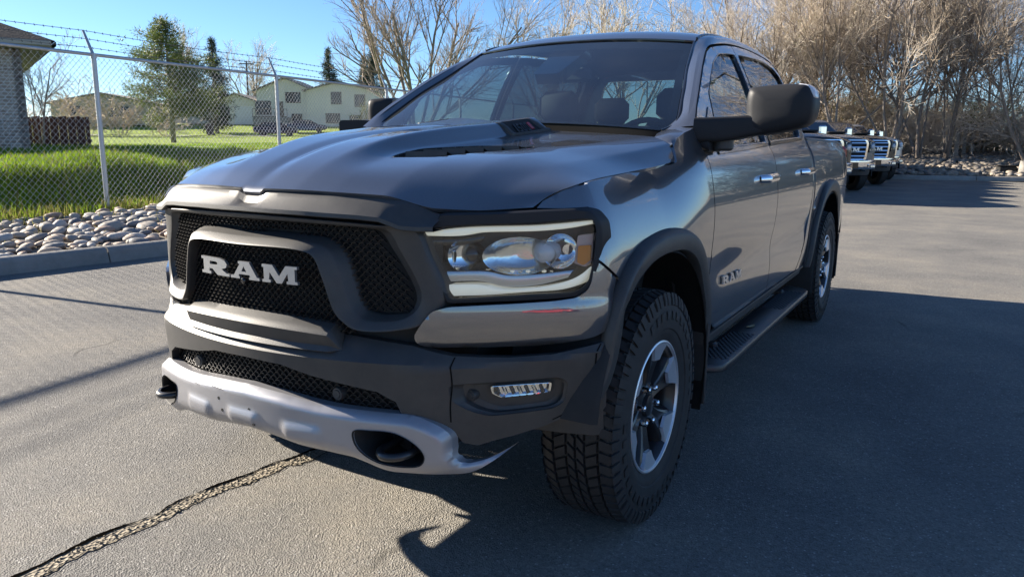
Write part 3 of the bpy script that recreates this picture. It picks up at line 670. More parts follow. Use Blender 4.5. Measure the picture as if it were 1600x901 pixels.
    def skm_(x, z, d=0.0):
        a = np.abs(x); zt = np.interp(a, [p[0] for p in SKT], [p[1] for p in SKT]); zb = np.interp(a, [p[0] for p in SKB[::-1]], [p[1] for p in SKB[::-1]])
        dt = np.clip((zt-z)/.024, 0, 1); db = np.clip((z-zb)/.05, 0, 1)
        o = -.052+.030*(1-dt)**2+.030*(1-db)**2+np.interp(a, [0, .5, .64, .80], [0, 0, .010, .05])
        px_ = np.array([-.235, .0, .235])
        for q in px_:
            dx = np.clip((.080-np.abs(x-q))/.030, 0, 1); zc = np.interp(abs(q), [0, .235], [.497, .488]); dz = np.clip((.040-np.abs(z-zc))/.024, 0, 1); o = o-.009*(dx*dx*(3-2*dx))*(dz*dz*(3-2*dz))
        return front(x, z, 0)+np.stack([0*x, o+d, 0*x], -1)
    VF = trim([sk, HO, HO[::-1]*[-1, 1]], .0105, skm_, .03)
    s_ = obj('skid_plate', *VF, M['silver'], TR, 40)
    for sg in (1, -1):
        W = HO*[sg, 1]; c = W.mean(0)
        rows = [skm_(*(c+(W-c)*k).T, d) for k, d in ((1.0, -.001), (1.04, -.004), (.99, .004), (.93, .05), (.93, .14))]
        obj('hook_opening', *join([loft(rows, cv=True), trim([c+(W-c)*.93], .03, lambda u, v, d: skm_(u, v, .14), 0)]), M['black'], TR, 40)
        hx = .512*sg; y0 = base(.5)
        pts = catmull([(hx-.046, y0+.12, .463), (hx-.046, y0+.0, .463), (hx-.040, y0-.045, .462), (hx-.012, y0-.068, .461), (hx+.022, y0-.060, .461), (hx+.044, y0-.03, .462), (hx+.046, y0+.02, .463), (hx+.046, y0+.12, .463)], 5)
        obj('tow_hook', *tube(pts, .0125, 8), M['hook'], TR, 60)
    for x, z in ((-.115, .545), (.03, .535), (-.10, .508), (.052, .492)):
        p = skm_(np.array([x]), np.array([z]))[0]; obj('skid_hole', *cyl(p+[0, -.001, 0], p+[0, .004, 0], .0055, n=10), M['black'], TR)

# ---- headlamps
HLO = [(.546, 1.110), (.601, 1.116), (.672, 1.122), (.824, 1.126), (.935, 1.137), (.951, 1.137), (.959, 1.111), (.955, 1.02), (.945, .958), (.930, .936), (.905, .923), (.80, .919), (.629, .911)]
BZO = [(.545, 1.122), (.604, 1.136), (.606, 1.159), (.72, 1.160), (.822, 1.166), (.920, 1.170), (.946, 1.163), (.967, 1.129), (.972, 1.085), (.967, 1.02), (.961, .952), (.952, .930), (.930, .912), (.88, .906), (.80, .902), (.626, .899)]
def fo_(x, z, off): return front(x, z, 0)+np.stack([0*x, off+0*x, 0*x], -1)
def build_headlamps():
    A = dens(rpoly(HLO, [.004, .01, .01, .02, .006, .008, .02, .02, .02, .02, .03, .02, .006], 3), .008)
    A = resample(A, 150, True)
    B = resample(dens(rpoly(BZO, .010, 3), .008), 150, True)
    # align starts
    B = np.roll(B, -int(np.argmin(((B-A[0])**2).sum(1))), 0)
    c = A.mean(0)
    for sg in (1, -1):
        S = np.array([sg, 1.0])
        m = lambda Q, o: fo_(Q[:, 0]*sg, Q[:, 1], o)
        root = obj('headlamp', *loft([m(A, .034), m(A, .10), m(c+(A-c)*.96, .125)], cv=True), M['gloss_black'], TR, 40)
        obj('housing_back', *trim([(c+(A-c)*.965)*S], .03, lambda u, v, d: fo_(u, v, .12), 0), M['steel'], root)
        # upper light guide along the top
        def strip(name, top, bot, o, mat, th=.02, par=root):
            T = np.array(top); Bq = np.array(bot); n = 40; T = resample(catmull(T, 6), n); Bq = resample(catmull(Bq, 6), n)
            rows = [m(T, o+th), m(T+[0, -.001], o+.003), m(T*.75+Bq*.25, o), m(T*.25+Bq*.75, o), m(Bq+[0, .001], o+.003), m(Bq, o+th)]
            return obj(name, *loft(rows), mat, par, 50)
        strip('light_guide', [(.552, 1.106), (.67, 1.118), (.82, 1.122), (.946, 1.134)], [(.556, 1.092), (.655, 1.093), (.694, 1.101), (.82, 1.104), (.885, 1.110), (.947, 1.123)], .042, M['drl'])
        strip('light_guide', [(.614, .952), (.687, .951), (.742, .936), (.818, .939), (.887, .955), (.92, .974), (.942, .998)], [(.630, .917), (.70, .918), (.80, .924), (.88, .930), (.92, .944), (.938, .962), (.951, .990)], .048, M['drl'], .04)
        strip('lamp_step', [(.604, .989), (.70, .987), (.745, .975), (.814, .976), (.90, .987)], [(.614, .958), (.687, .957), (.742, .940), (.818, .943), (.887, .963)], .062, M['letter'], .03)
        # inner pod, outer bowl and projector
        def bowl(cx, cz, rx, rz, o, mat, dep=.06, name='lamp_bowl'):
            th = np.linspace(0, 2*np.pi, 28, endpoint=False); rows = []
            for k, dd in ((1.0, 0), (.96, .004), (.85, dep*.55), (.6, dep*.85), (.3, dep)):
                rows.append(m(np.stack([cx+rx*k*np.cos(th), cz+rz*k*np.sin(th)], 1), o+dd))
            V, F = loft(rows, cv=True); F.append(tuple(range(4*28+27, 4*28-1, -1))); return obj(name, V, F, mat, root, 60)
        bowl(.780, 1.032, .085, .056, .050, M['reflector'], .05)
        bowl(.872, 1.044, .040, .052, .052, M['chrome'], .05)
        bowl(.650, 1.035, .036, .045, .055, M['chrome'], .03)
        V, F = revolve([(-.020, .0), (-.016, .016), (-.006, .028), (.004, .033), (.012, .035), (.05, .036)], 24)
        p = front(np.array([.825*sg]), np.array([1.040]), .070)[0]; obj('projector_lens', np.stack([V[:, 1]+p[0], V[:, 0]+p[1], V[:, 2]+p[2]], 1), F, M['white_lamp'], root, 60)
        V, F = revolve([(-.016, .0), (-.012, .014), (-.003, .024), (.006, .028), (.04, .030)], 24)
        p = front(np.array([.655*sg]), np.array([1.035]), .075)[0]; obj('projector_lens', np.stack([V[:, 1]+p[0], V[:, 0]+p[1], V[:, 2]+p[2]], 1), F, M['gloss_black'], root, 60)
        for k in range(7):
            q = .566+.0095*k; V, F = box(0, 0, 0, .0035, .03, .05-.003*k); obj('reflector_fin', V+m(np.array([(q, 1.030)]), .080)[0], F, M['reflector'], root, 40)
        for k in range(9):
            q = .700+.0185*k; V, F = box(0, 0, 0, .012, .012, .008, .002); obj('led_block', V+m(np.array([(q, .992 if q < .72 or q > .88 else .984)]), .070)[0], F, M['drl' if k % 2 else 'reflector'], root, 40)
        # bridge between the pods, pale marker with amber block at the outer end
        strip('lamp_bridge', [(.57, 1.084), (.65, 1.085), (.70, 1.094)], [(.58, 1.062), (.66, 1.066), (.69, 1.075)], .06, M['gloss_black'], .03)
        q = np.array([(.912, 1.090), (.945, 1.094), (.944, 1.012), (.930, .996), (.905, 1.008)])*S
        obj('side_marker', *trim([rpoly(q, .004, 2)], .02, lambda u, v, d: fo_(u, v, .050+d), .03), M['pink'], root)
        q = np.array([(.916, 1.060), (.943, 1.062), (.943, 1.016), (.928, 1.002), (.914, 1.012)])*S
        obj('turn_signal', *trim([rpoly(q, .004, 2)], .02, lambda u, v, d: fo_(u, v, .042+d), .02), M['amber'], root)
        obj('lens', *trim([A*S], .02, lambda u, v, d: fo_(u, v, .034-.012*np.clip((1.02-v)/.1+1, 0, 1)*0), 0), M['lens_clear'], root, 180)
        rows = [m(A*.995+c*.005, .050), m(A, .030), m(A*.85+B*.15, .022), m(A*.15+B*.85, .024), m(B, .034), m(B, .09)]
        obj('headlamp_bezel', *loft(rows, cv=True), M['plastic_smooth'], TR, 40)
# ---- fender, corner panel, doors, bed sides on the skin
def S_(x): return float(s_of_x(x))
HOODCUT = [(-.683, 1.169), (-.663, 1.188), (-.634, 1.201), (-.595, 1.217), (-.549, 1.228), (-.40, 1.243), (-.134, 1.2545), (.08, 1.266), (.281, 1.2745), (.318, 1.284), (.330, 1.30), (.355, 1.34), (.40, 1.373), (.47, 1.395), (.592, 1.416)]
DCUT = [(.600, 1.36), (.604, 1.30), (.607, 1.18), (.610, 1.0), (.615, .90), (.628, .80), (.645, .70)]
ARCH_OUT = [(-.57, .53), (-.52, .60), (-.482, .68), (-.470, .762), (-.463, .80), (-.419, .912), (-.374, .964), (-.236, 1.027), (-.032, 1.056), (.14, 1.054), (.26, 1.033), (.36, .985), (.46, .905), (.545, .80), (.60, .68), (.628, .52)]
ARCH_IN = [(-.53, .535), (-.455, .62), (-.412, .70), (-.398, .78), (-.395, .854), (-.365, .885), (-.329, .917), (-.219, .959), (-.065, .980), (.135, .975), (.225, .957), (.31, .922), (.395, .858), (.48, .755), (.535, .66), (.558, .52)]
BELT = lambda s: 1.326+.030*(np.asarray(s)-1.0)
def build_side_panels():
    AO = catmull(ARCH_OUT, 4); AI = catmull(ARCH_IN, 4)
    n = 90; AO = resample(AO, n); AI = resample(AI, n)
    mid = (AO*.62+AI*.38)
    k0 = int(np.argmin(((mid-np.array([-.40, .93]))**2).sum(1)))
    arch = mid[k0:][::-1]
    arch = arch[arch[:, 1] > .60]
    P = list(HOODCUT)+DCUT+[tuple(p) for p in arch]+[(-.398, .958), (-.506, 1.027), (-.474, 1.052), (-.456, 1.085), (-.444, 1.127), (-.475, 1.160), (-.512, 1.1705), (-.60, 1.1675)]
    both('fender', trim([P], .0165, skinm, .012), M['paint'], TR, 180)
    # painted corner below the headlamp, wrapping from the grille to the wheel arch
    P = [(-.402, .952), (-.512, 1.021), (S_(.9695), 1.0), (S_(.9635), .952), (S_(.9545), .928), (S_(.931), .909), (S_(.88), .902), (S_(.80), .898), (S_(.640), .892), (S_(.600), .880), (S_(.570), .838), (S_(.551), .804), (S_(.556), .784), (S_(.578), .769), (S_(.732), .763), (S_(.853), .763), (S_(.92), .773), (S_(.970), .785), (-.452, .80), (-.440, .86), (-.418, .915)]
    P = rpoly(P, .012, 3); PA = np.array(P)
    def cp(s, z, d=0.0):
        e = np.clip((z-.764)/.022, 0, 1); t = np.clip((.905-z)/.05, 0, 1)
        return skinm(s, z, d+.020-.016*e*(2-e)-.010*np.sin(np.pi*np.clip((z-.77)/.14, 0, 1)))
    both('corner_panel', trim([PA], .014, cp, .02), M['paint'], TR, 180)
    # doors
    def frame_hole(G, grow):
        G = np.array(G); c = G.mean(0); d = G-c; return c+d*(1+grow/np.linalg.norm(d, axis=1)[:, None])
    g1 = [(.862, 1.337), (.944, 1.478), (.990, 1.578), (1.14, 1.662), (1.29, 1.733), (1.457, 1.788), (1.63, 1.808), (1.815, 1.820), (1.800, 1.62), (1.792, 1.360)]
    g2 = [(1.882, 1.362), (1.888, 1.62), (1.915, 1.828), (2.153, 1.837), (2.40, 1.843), (2.58, 1.840), (2.76, 1.818), (2.858, 1.772), (2.872, 1.70), (2.825, 1.48), (2.800, 1.392)]
    d1 = [(.610, 1.410), (.727, 1.502), (.872, 1.588), (1.048, 1.688), (1.25, 1.784), (1.36, 1.815), (1.485, 1.834), (1.70, 1.860), (1.846, 1.871), (1.842, 1.6), (1.838, 1.35), (1.838, 1.19), (1.838, .9), (1.838, .532), (.82, .532), (.73, .575), (.672, .65), (.655, .70), (.636, .80), (.623, .90), (.618, 1.0), (.615, 1.18), (.612, 1.30), (.608, 1.37)]
    d2 = [(1.854, 1.8715), (1.95, 1.8795), (2.2, 1.888), (2.373, 1.887), (2.6, 1.878), (2.80, 1.853), (2.90, 1.80), (2.926, 1.72), (2.931, 1.5), (2.931, 1.35), (2.930, 1.2), (2.925, 1.0), (2.915, .85), (2.86, .70), (2.77, .60), (2.68, .532), (1.846, .532), (1.846, .9), (1.846, 1.19), (1.846, 1.35), (1.850, 1.6)]
    def doorm(s, z, d=0.0):      # shallow scallop pressed along the lower door
        q = .010*np.exp(-((z-.80)/.085)**2)*np.clip((s-.62)/.25, 0, 1)
        return skinm(s, z, d+q)
    for nm, D, G, hs in (('front_door', d1, g1, (1.45, 1.755)), ('rear_door', d2, g2, (2.53, 2.835))):
        G = rpoly(G, .022, 3); Hh = frame_hole(G, .010)
        a, b = both(nm, trim([rpoly(D, [.006]*len(D), 1), Hh[::-1]], .0185, doorm, .014), M['paint'], TR, 180)
        Gd = dens(G, .02); Hd = dens(Hh, .02); Hd = resample(Hh, len(Gd), True); Gd = resample(G, len(Gd), True)
        rows = [skinm(Hd[:, 0], Hd[:, 1], .001), skinm(Hd[:, 0], Hd[:, 1], -.003), skinm(*(Hd*.5+Gd*.5).T, -.002), skinm(Gd[:, 0], Gd[:, 1], .004), skinm(Gd[:, 0], Gd[:, 1], .024)]
        VF = loft(rows, cv=True)
        for root, f in ((a, lambda q: q), (b, mir)):
            obj('window_seal', *f(VF), M['gloss_black'], root, 40)
            obj('window_pane', *f(trim([G], .04, lambda s, z, d: skinm(s, z, .014), 0)), M['front_glass' if nm == 'front_door' else 'side_glass'], root, 180)
        # inner lining below the glass
        L = np.array([p for p in D if p[1] < 1.32]+[]); lo = [(D[0][0]+.14 if nm == 'front_door' else 1.85, 1.325), (1.81 if nm == 'front_door' else 2.88, 1.345), (1.81 if nm == 'front_door' else 2.86, .62), (.72 if nm == 'front_door' else 1.87, .62)]
        VF = trim([lo], .08, lambda s, z, d: skinm(s, z, .075), 0)
        # pull handle: chrome bar over a dished recess
        s0, s1 = hs; z0 = 1.174
        t = np.linspace(0, 1, 15); bow = .040*np.minimum(1, np.sin(np.pi*t)*2.2)
        def hrow(dz, dd): return skinm(s0+(s1-s0)*t, z0+dz+.004*t, -(bow+dd-.004))
        rows = [hrow(.021, -.010), hrow(.020, .0), hrow(.010, .009), hrow(-.010, .009), hrow(-.020, .0), hrow(-.021, -.010), hrow(0, -.018)]
        VH = loft(rows, cu=True)
        cup = rpoly([(s0+.015, z0-.034), (s1-.03, z0-.034), (s1-.03, z0+.034), (s0+.015, z0+.034)], .03, 4)
        cr = [skinm(*cup.T, -.0008), skinm(*(cup.mean(0)+(cup-cup.mean(0))*.92).T, .004), skinm(*(cup.mean(0)+(cup-cup.mean(0))*.6).T, .016)]
        VC = loft(cr, cv=True); VC[1].append(tuple(range(2*len(cup), 3*len(cup))))
        for root, f in ((a, lambda q: q), (b, mir)):
            obj('inner_lining', *f(VF), M['cabin'], root, 60)
            obj('door_handle', *f(VH), M['chrome'], root, 50); obj('handle_cup', *f(VC), M['paint'], root, 50)
        if nm == 'front_door':
            # badge letters low on the front of the door
            for root, sg in ((a, 1), (b, -1)):
                for ch, x0, w in (('R', 0, .098), ('A', .118, .085), ('M', .232, .078)):
                    if sg > 0: fm = lambda u, v, d: doorm(.845+u, v-.012*u/.3, d-.004)
                    else: fm = lambda u, v, d: doorm(1.155-u, v, d-.004)*[-1, 1, 1]
                    obj('door_badge_letter', *glyph(ch, x0, .731, w, .037, fm, .008, .004), M['letter'], root, 40)
            SAIL = rpoly([(.760, 1.325), (.925, 1.334), (.928, 1.43), (.885, 1.515), (.775, 1.44)], .015, 3)
            both('mirror_sail', trim([SAIL], .03, lambda s, z, d: skinm(s, z, d-.005), .02), M['gloss_black'], TR, 40)
    # belt moulding
    for s0, s1 in ((.80, 1.81), (1.875, 2.83)):
        t = np.linspace(s0, s1, 30); zb = BELT(t); rows = [skinm(t, zb+.004, .004), skinm(t, zb+.003, -.007), skinm(t, zb-.013, -.006), skinm(t, zb-.015, .002)]
        both('belt_moulding', loft(rows), M['gloss_black'], TR, 40)
    # flares
    def flare(AO, AI, name):
        f = lambda t, d: skinm(*(AO*(1-t)+AI*t).T, d)
        rows = [f(0, .006), f(-.01, -.004), f(.02, -.018), f(.12, -.030), f(.22, -.034), f(.30, -.036), f(.75, -.031), f(.95, -.027), f(1.0, -.020), f(1.0, .03), f(1.12, .10)]
        return both(name, loft(rows), M['plastic'], TR, 30)
    flare(AO, AI, 'wheel_flare')
    RO = resample(catmull([(-.625, .50), (-.60, .64), (-.545, .80), (-.45, .935), (-.30, 1.035), (-.10, 1.078), (.10, 1.078), (.30, 1.035), (.45, .945), (.55, .82), (.605, .68), (.63, .54)], 5), 90)
    RI = resample(catmull([(-.545, .50), (-.52, .64), (-.465, .77), (-.38, .88), (-.25, .955), (-.08, .992), (.08, .992), (.25, .955), (.38, .89), (.47, .79), (.525, .66), (.55, .54)], 5), 90)
    RO[:, 0] += 3.672; RI[:, 0] += 3.672
    flare(RO, RI, 'wheel_flare')
    # bed side
    mid = RO*.6+RI*.4; arch = mid[::-1]
    P = [(3.036, 1.368), (3.30, 1.366), (4.0, 1.356), (4.80, 1.338), (4.855, 1.31), (4.86, 1.2), (4.862, .80), (4.80, .64), (4.60, .58), (4.33, .56)]+[tuple(p) for p in arch]+[(3.036, .50)]
    VF = trim([P], .022, skinm, .02)
    a, b = both('bed_side', VF, M['paint'], TR, 180)
    t = np.linspace(3.04, 4.84, 30); zt = np.interp(t, [3.04, 3.3, 4.0, 4.8, 4.85], [1.368, 1.366, 1.356, 1.338, 1.325])
    o = skinm(t, zt, 0)
    rows = [o+[0, 0, -.004], o+[-.004, 0, .012], o+[-.03, 0, .02], o*[0, 1, 1]+[.82, 0, .02], o*[0, 1, 0]+[.80, 0, .90], o*[0, 1, 0]+[0, 0, .90]]
    both('bed_rail', loft(rows), M['plastic'], TR, 40)
    fdr = catmull([(3.075, .955), (3.10, .985), (3.16, .985), (3.185, .955), (3.185, .86), (3.16, .83), (3.10, .83), (3.075, .86)], 4, True)
    obj('fuel_door', *trim([fdr], .02, lambda s, z, d: skinm(s, z, d-.0035), .004), M['paint'], TR, 180)
    obj('fuel_door_pull', *trim([rpoly([(3.07, .885), (3.095, .885), (3.095, .925), (3.07, .925)], .008, 2)], .02, lambda s, z, d: skinm(s, z, d-.010), .01), M['chrome'], TR, 40)
    # rear end: tailgate, lamps, bumper
    obj('tailgate', *box(0, 4.87, 1.06, 1.46, .06, .56, .02), M['paint'], TR)
    for sg in (1, -1): obj('tail_lamp', *box(sg*.835, 4.86, 1.12, .19, .07, .40, .025), M['red'], TR)
    rows = [[(x, 4.90+(.10-.12*abs(x)**3)*k, z) for x in np.linspace(-.93, .93, 21)] for k, z in ((.0, .78), (.9, .775), (1, .74), (1, .60), (.8, .56), (0, .55))]
    obj('rear_bumper', *loft(rows), M['plastic'], TR)
    obj('bed_bulkhead', *box(0, 3.06, 1.12, 1.66, .03, .46), M['paint'], TR)

# ---- cab: windshield, pillars, roof, rear wall
CABP = [((.600, 1.423), (.757, .592, 1.403)), ((.722, 1.512), (.797, .69, 1.470)), ((.868, 1.599), (.765, .82, 1.553)), ((1.044, 1.699), (.713, 1.0, 1.655)), ((1.252, 1.796), (.663, 1.20, 1.762)), ((1.36, 1.827), (.635, 1.345, 1.843)),
 ((1.485, 1.846), (.622, 1.47, 1.886)), ((1.70, 1.871), (.612, 1.70, 1.914)), ((2.0, 1.892), (.606, 2.0, 1.928)), ((2.373, 1.897), (.606, 2.37, 1.926)), ((2.6, 1.888), (.610, 2.62, 1.908)), ((2.81, 1.862), (.614, 2.82, 1.880)), ((2.912, 1.805), (.625, 2.95, 1.840)),
 ((2.937, 1.72), (.70, 3.0, 1.73)), ((2.941, 1.50), (.815, 3.015, 1.5)), ((2.941, 1.35), (.88, 3.02, 1.35)), ((2.940, 1.2), (.945, 3.02, 1.2)), ((2.935, 1.0), (.972, 3.02, 1.0)), ((2.925, .85), (.968, 3.02, .82)), ((2.87, .69), (.965, 3.02, .66)), ((2.70, .522), (.95, 3.02, .53))]
WE = np.array([(.757, .592, 1.403), (.798, .628, 1.424), (.800, .672, 1.456), (.776, .766, 1.516), (.740, .905, 1.602), (.688, 1.090, 1.702), (.633, 1.348, 1.844)])
WCEN = np.array([(0, .50, 1.438), (0, .545, 1.466), (0, .60, 1.500), (0, .70, 1.562), (0, .83, 1.638), (0, .99, 1.722), (0, 1.305, 1.876)])
def wind(a, t, d=0.0):
    a = np.asarray(a, float); t = np.asarray(t, float); tt = np.linspace(0, 1, 7)
    E = np.stack([cat1(tt, WE[:, k], t) for k in range(3)], -1); C = np.stack([cat1(tt, WCEN[:, k], t) for k in range(3)], -1)
    w = (np.abs(a)**2.2)[..., None]; P = C+(E-C)*w; P[..., 0] = E[..., 0]*a
    P[..., 1] += d*.55; P[..., 2] -= d*.8
    return P
def build_cab():
    D = catmull([p[0] for p in CABP], 5); O = catmull([p[1] for p in CABP], 5)
    Dp = skinm(D[:, 0], D[:, 1], 0); Di = skinm(D[:, 0], D[:, 1], .03)
    k = np.linspace(0, 1, len(O)); 
    out = np.stack([np.interp(np.arange(len(O)), [0, 22, 30], [.008, .008, .016]), np.interp(np.arange(len(O)), [0, 25, 30, 60, 65], [-.006, -.006, 0, 0, .01]), np.interp(np.arange(len(O)), [0, 25, 30, 60, 65, 100], [.004, .005, .013, .013, .0, 0])], 1)
    out[70:] *= np.linspace(1, .3, len(O)-70)[:, None]
    rows = [Di, Dp, Dp*.72+O*.28+out*.8, Dp*.45+O*.55+out, Dp*.15+O*.85+out*.35, O, O*[.985, 1, .994]]
    both('cab_pillar', loft(rows), M['paint'], TR, 50)
    # roof
    rail = O[25:61]; n = len(rail); A = np.linspace(-1, 1, 41); rows = []
    for i, p in enumerate(rail):
        fr = max(0, 1-i/12); cr = .030+.012*min(1, i/8)
        rows.append(np.stack([A*p[0], p[1]-.048*fr*(1-np.abs(A)**2.2), p[2]+cr*(1-np.abs(A)**2.4)+.003], 1))
    last = rows[-1].copy(); last[:, 1] += .03; last[:, 2] -= .03
    first = rows[0].copy(); first[:, 1] += .012; first[:, 2] -= .016
    obj('roof', *loft([first]+rows+[last]), M['paint'], TR, 40)
    obj('headliner', *loft([r*[.97, 1, 1]-[0, 0, .035] for r in rows]), M['cabin'], TR, 180)
    both('roof_ditch_strip', tube(rail[2:]+[0, 0, .004], .006, 6), M['gloss_black'], TR)
    # windshield and black border
    a = np.linspace(-.985, .985, 45); t = np.linspace(0.0, .985, 24)
    obj('windshield', *loft([wind(a, np.full(45, q), .0) for q in t]), M['windshield'], TR, 180)
    ed = np.concatenate([np.stack([np.linspace(-.985, .985, 40), np.full(40, .002)], 1), np.stack([np.full(24, .985), np.linspace(.002, .985, 24)], 1)[1:], np.stack([np.linspace(.985, -.985, 40), np.full(40, .985)], 1)[1:], np.stack([np.full(24, -.985), np.linspace(.985, .002, 24)], 1)[1:-1]])
    inn = ed.copy(); inn[:, 0] = np.clip(inn[:, 0], -.935, .935); inn[:, 1] = np.clip(inn[:, 1], .07, .945)
    obj('windshield_border', *loft([wind(ed[:, 0], ed[:, 1], .004), wind(inn[:, 0], inn[:, 1], .004)], cv=True), M['frit'], TR, 180)
    ew = np.array([(-.995, 0), (-.995, 1.0), (.995, 1.0), (.995, 0)]); ew = dens(ew, .04, False)
    obj('windshield_trim', *tube(wind(ew[:, 0], ew[:, 1], -.001), .006, 6), M['gloss_black'], TR)
    cm = rpoly([(-.16, .985), (-.10, .80), (.10, .80), (.16, .985)], .02, 3)
    obj('camera_housing', *trim([cm], .05, lambda u, v, d: wind(u, v, .02+d), .06), M['gloss_black'], TR)
    pm = np.array([(0, 1.20, 1.70), (0, 1.22, 1.73)]); V, F = box(0, 1.24, 1.695, .25, .03, .07, .015); obj('rear_view_mirror', V, F, M['cabin'], TR)
    # cowl and wipers
    a = np.linspace(-.99, .99, 41); h = hood(a, np.full(41, .985), .020); w = wind(np.clip(a, -.985, .985), np.full(41, .012), .006)
    obj('cowl', *loft([h+[0, .0, -.03], h+[0, .012, 0], h*.5+w*.5-[0, 0, .03], w]), M['cowl'], TR, 40)
    for (x0, x1) in ((-.55, .02), (.10, .66)):
        t = np.linspace(0, 1, 12); aa = (x0+(x1-x0)*t)/.73; P = wind(aa, .004+0*t, -.004)+[0, -.05, -.065]
        obj('wiper', *join([tube(P, .006, 6), tube(P+[0, .006, -.006], .004, 4)]), M['black'], TR)
    # painted cowl corners between hood, fender and pillar foot
    c0 = skinm(np.array([.355, .40, .47, .592]), np.array([1.34, 1.373, 1.395, 1.416]), .002); c1 = np.array([(.872, .352, 1.343), (.79, .408, 1.374), (.768, .50, 1.390), (.757, .592, 1.403)])
    both('cowl_corner', loft([resample(c0, 12), resample(c0, 12)*.5+resample(c1, 12)*.5+[.006, -.004, .008], resample(c1, 12)]), M['paint'], TR, 60)
    # rear wall with its window
    rw = [(-.90, .64), (.90, .64), (.90, 1.2), (.86, 1.36), (.79, 1.52), (.69, 1.72), (.61, 1.84), (.50, 1.875), (-.50, 1.875), (-.61, 1.84), (-.69, 1.72), (-.79, 1.52), (-.86, 1.36), (-.90, 1.2)]
    rh = rpoly([(-.66, 1.41), (.66, 1.41), (.57, 1.79), (-.57, 1.79)], .04, 3)
    obj('rear_wall', *trim([rw, rh[::-1]], .06, lambda u, v, d: np.stack([u, 3.0-d+0*u, v], 1), .03), M['paint'], TR)
    obj('rear_window', *trim([rh], .1, lambda u, v, d: np.stack([u, 2.99+0*u, v], 1), 0), M['rear_glass'], TR)
    # sill, floor and underbody
    t = np.linspace(.60, 2.95, 40)
    rows = [skinm(t, 0*t+.527, .010), skinm(t, 0*t+.524, -.004), skinm(t, 0*t+.513, -.006), skinm(t, 0*t+.508, .006), skinm(t, 0*t+.47, .004), skinm(t, 0*t+.43, .06), skinm(t, 0*t+.42, .25)]
    both('rocker_panel', loft(rows), M['plastic'], TR, 30)
    obj('underbody', *join([box(0, 1.95, .50, 1.60, 2.9, .10), box(0, 4.1, .55, 1.3, 1.5, .10), box(.46, 1.9, .44, .09, 5.4, .14), box(-.46, 1.9, .44, .09, 5.4, .14), box(0, .0, .36, 1.1, .22, .10), box(0, -.35, .55, 1.25, .55, .14), box(0, -.30, .85, 1.30, .70, .50)]), M['black'], TR)
    obj('rear_axle', *join([cyl((-.8, 3.672, .42), (.8, 3.672, .42), .05), cyl((-.02, 3.55, .42), (-.02, 3.80, .42), .15)]), M['steel'], TR)
    obj('exhaust_pipe', *tube([(-.3, 2.2, .42), (-.4, 3.2, .48), (-.55, 4.4, .52)], .04, 8), M['steel'], TR)
    # wheel housings
    for yc in (0.0, 3.672):
        th = np.linspace(R_(-22), R_(171 if yc == 0 else 196), 30); rows = []
        for x, r in ((1.005, .53), (.99, .545), (.62, .545), (.55, .50), (.54, .1)):
            rows.append(np.stack([np.full(30, x), yc+r*np.cos(th)*1.04, .45+r*np.sin(th)], 1))
        both('wheel_housing', loft(rows), M['black'], TR, 60)
    dfl = np.array([(.60, -.53), (.72, -.515), (.85, -.485), (.94, -.455), (.968, -.43)]); both('air_deflector', loft([np.column_stack([dfl, np.full(5, z_)])+[0, o_, 0] for z_, o_ in ((.60, 0), (.45, .02), (.445, .03), (.60, .03))]), M['plastic'], TR, 40)
    both('mud_flap', box(.90, .565, .44, .22, .012, .36, .005), M['plastic'], TR)
    both('mud_flap', box(.90, 4.235, .44, .22, .012, .36, .005), M['plastic'], TR)
    # cabin
    rows = [[(x, y-.06*abs(x)**2*0+.10*abs(x)**2, z) for x in np.linspace(-.72, .72, 15)] for y, z in ((.60, 1.30), (.80, 1.345), (1.02, 1.36), (1.12, 1.33), (1.13, .95))]
    obj('dashboard', *loft(rows), M['black'], TR, 60)
    obj('instrument_hood', *box(.38, 1.06, 1.40, .40, .16, .06, .025), M['cabin'], TR)
    th = np.linspace(0, 2*np.pi, 28, endpoint=False); c = np.array([.38, 1.33, 1.30]); ux = np.array([1, 0, 0]); uy = np.array([0, .45, .89])
    ring = c+.19*(np.cos(th)[:, None]*ux+np.sin(th)[:, None]*uy)
    sw = obj('steering_wheel', *tube(ring, .016, 8, closed=True), M['cabin'], TR, 180)
    obj('wheel_hub', *join([box(.38, 1.325, 1.29, .34, .03, .05, .01), box(.38, 1.32, 1.29, .13, .04, .12, .02)]), M['cabin'], sw)
    def seat(x, y, w=.50):
        b = obj('seat', *box(x, y-.22, .93, w, .52, .16, .06), M['seat'], TR, 50)
        rows = []
        for z, yy, ww, tt in ((.95, y, w, .16), (1.15, y+.05, w, .16), (1.38, y+.11, w*.92, .13), (1.47, y+.14, w*.70, .09)):
            a = np.linspace(0, 2*np.pi, 16, endpoint=False); cx = np.sign(np.cos(a))*np.abs(np.cos(a))**.5; sy = np.sign(np.sin(a))*np.abs(np.sin(a))**.5
            rows.append(np.stack([x+cx*ww/2, yy+sy*tt/2, 0*a+z], 1))
        V, F = loft(rows, cv=True); F.append(tuple(range(48, 64))); obj('backrest', V, F, M['seat'], b, 60)
        obj('headrest', *box(x, y+.15, 1.565, .27, .10, .19, .045), M['seat'], b, 60)
    for x in (-.39, .39): seat(x, 1.72)
    for x in (-.42, .42): seat(x, 2.62, .58)
    obj('centre_console', *box(0, 1.45, 1.0, .30, .75, .30, .04), M['cabin'], TR)
    obj('cabin_floor', *box(0, 1.9, .72, 1.5, 2.3, .04), M['cabin'], TR)

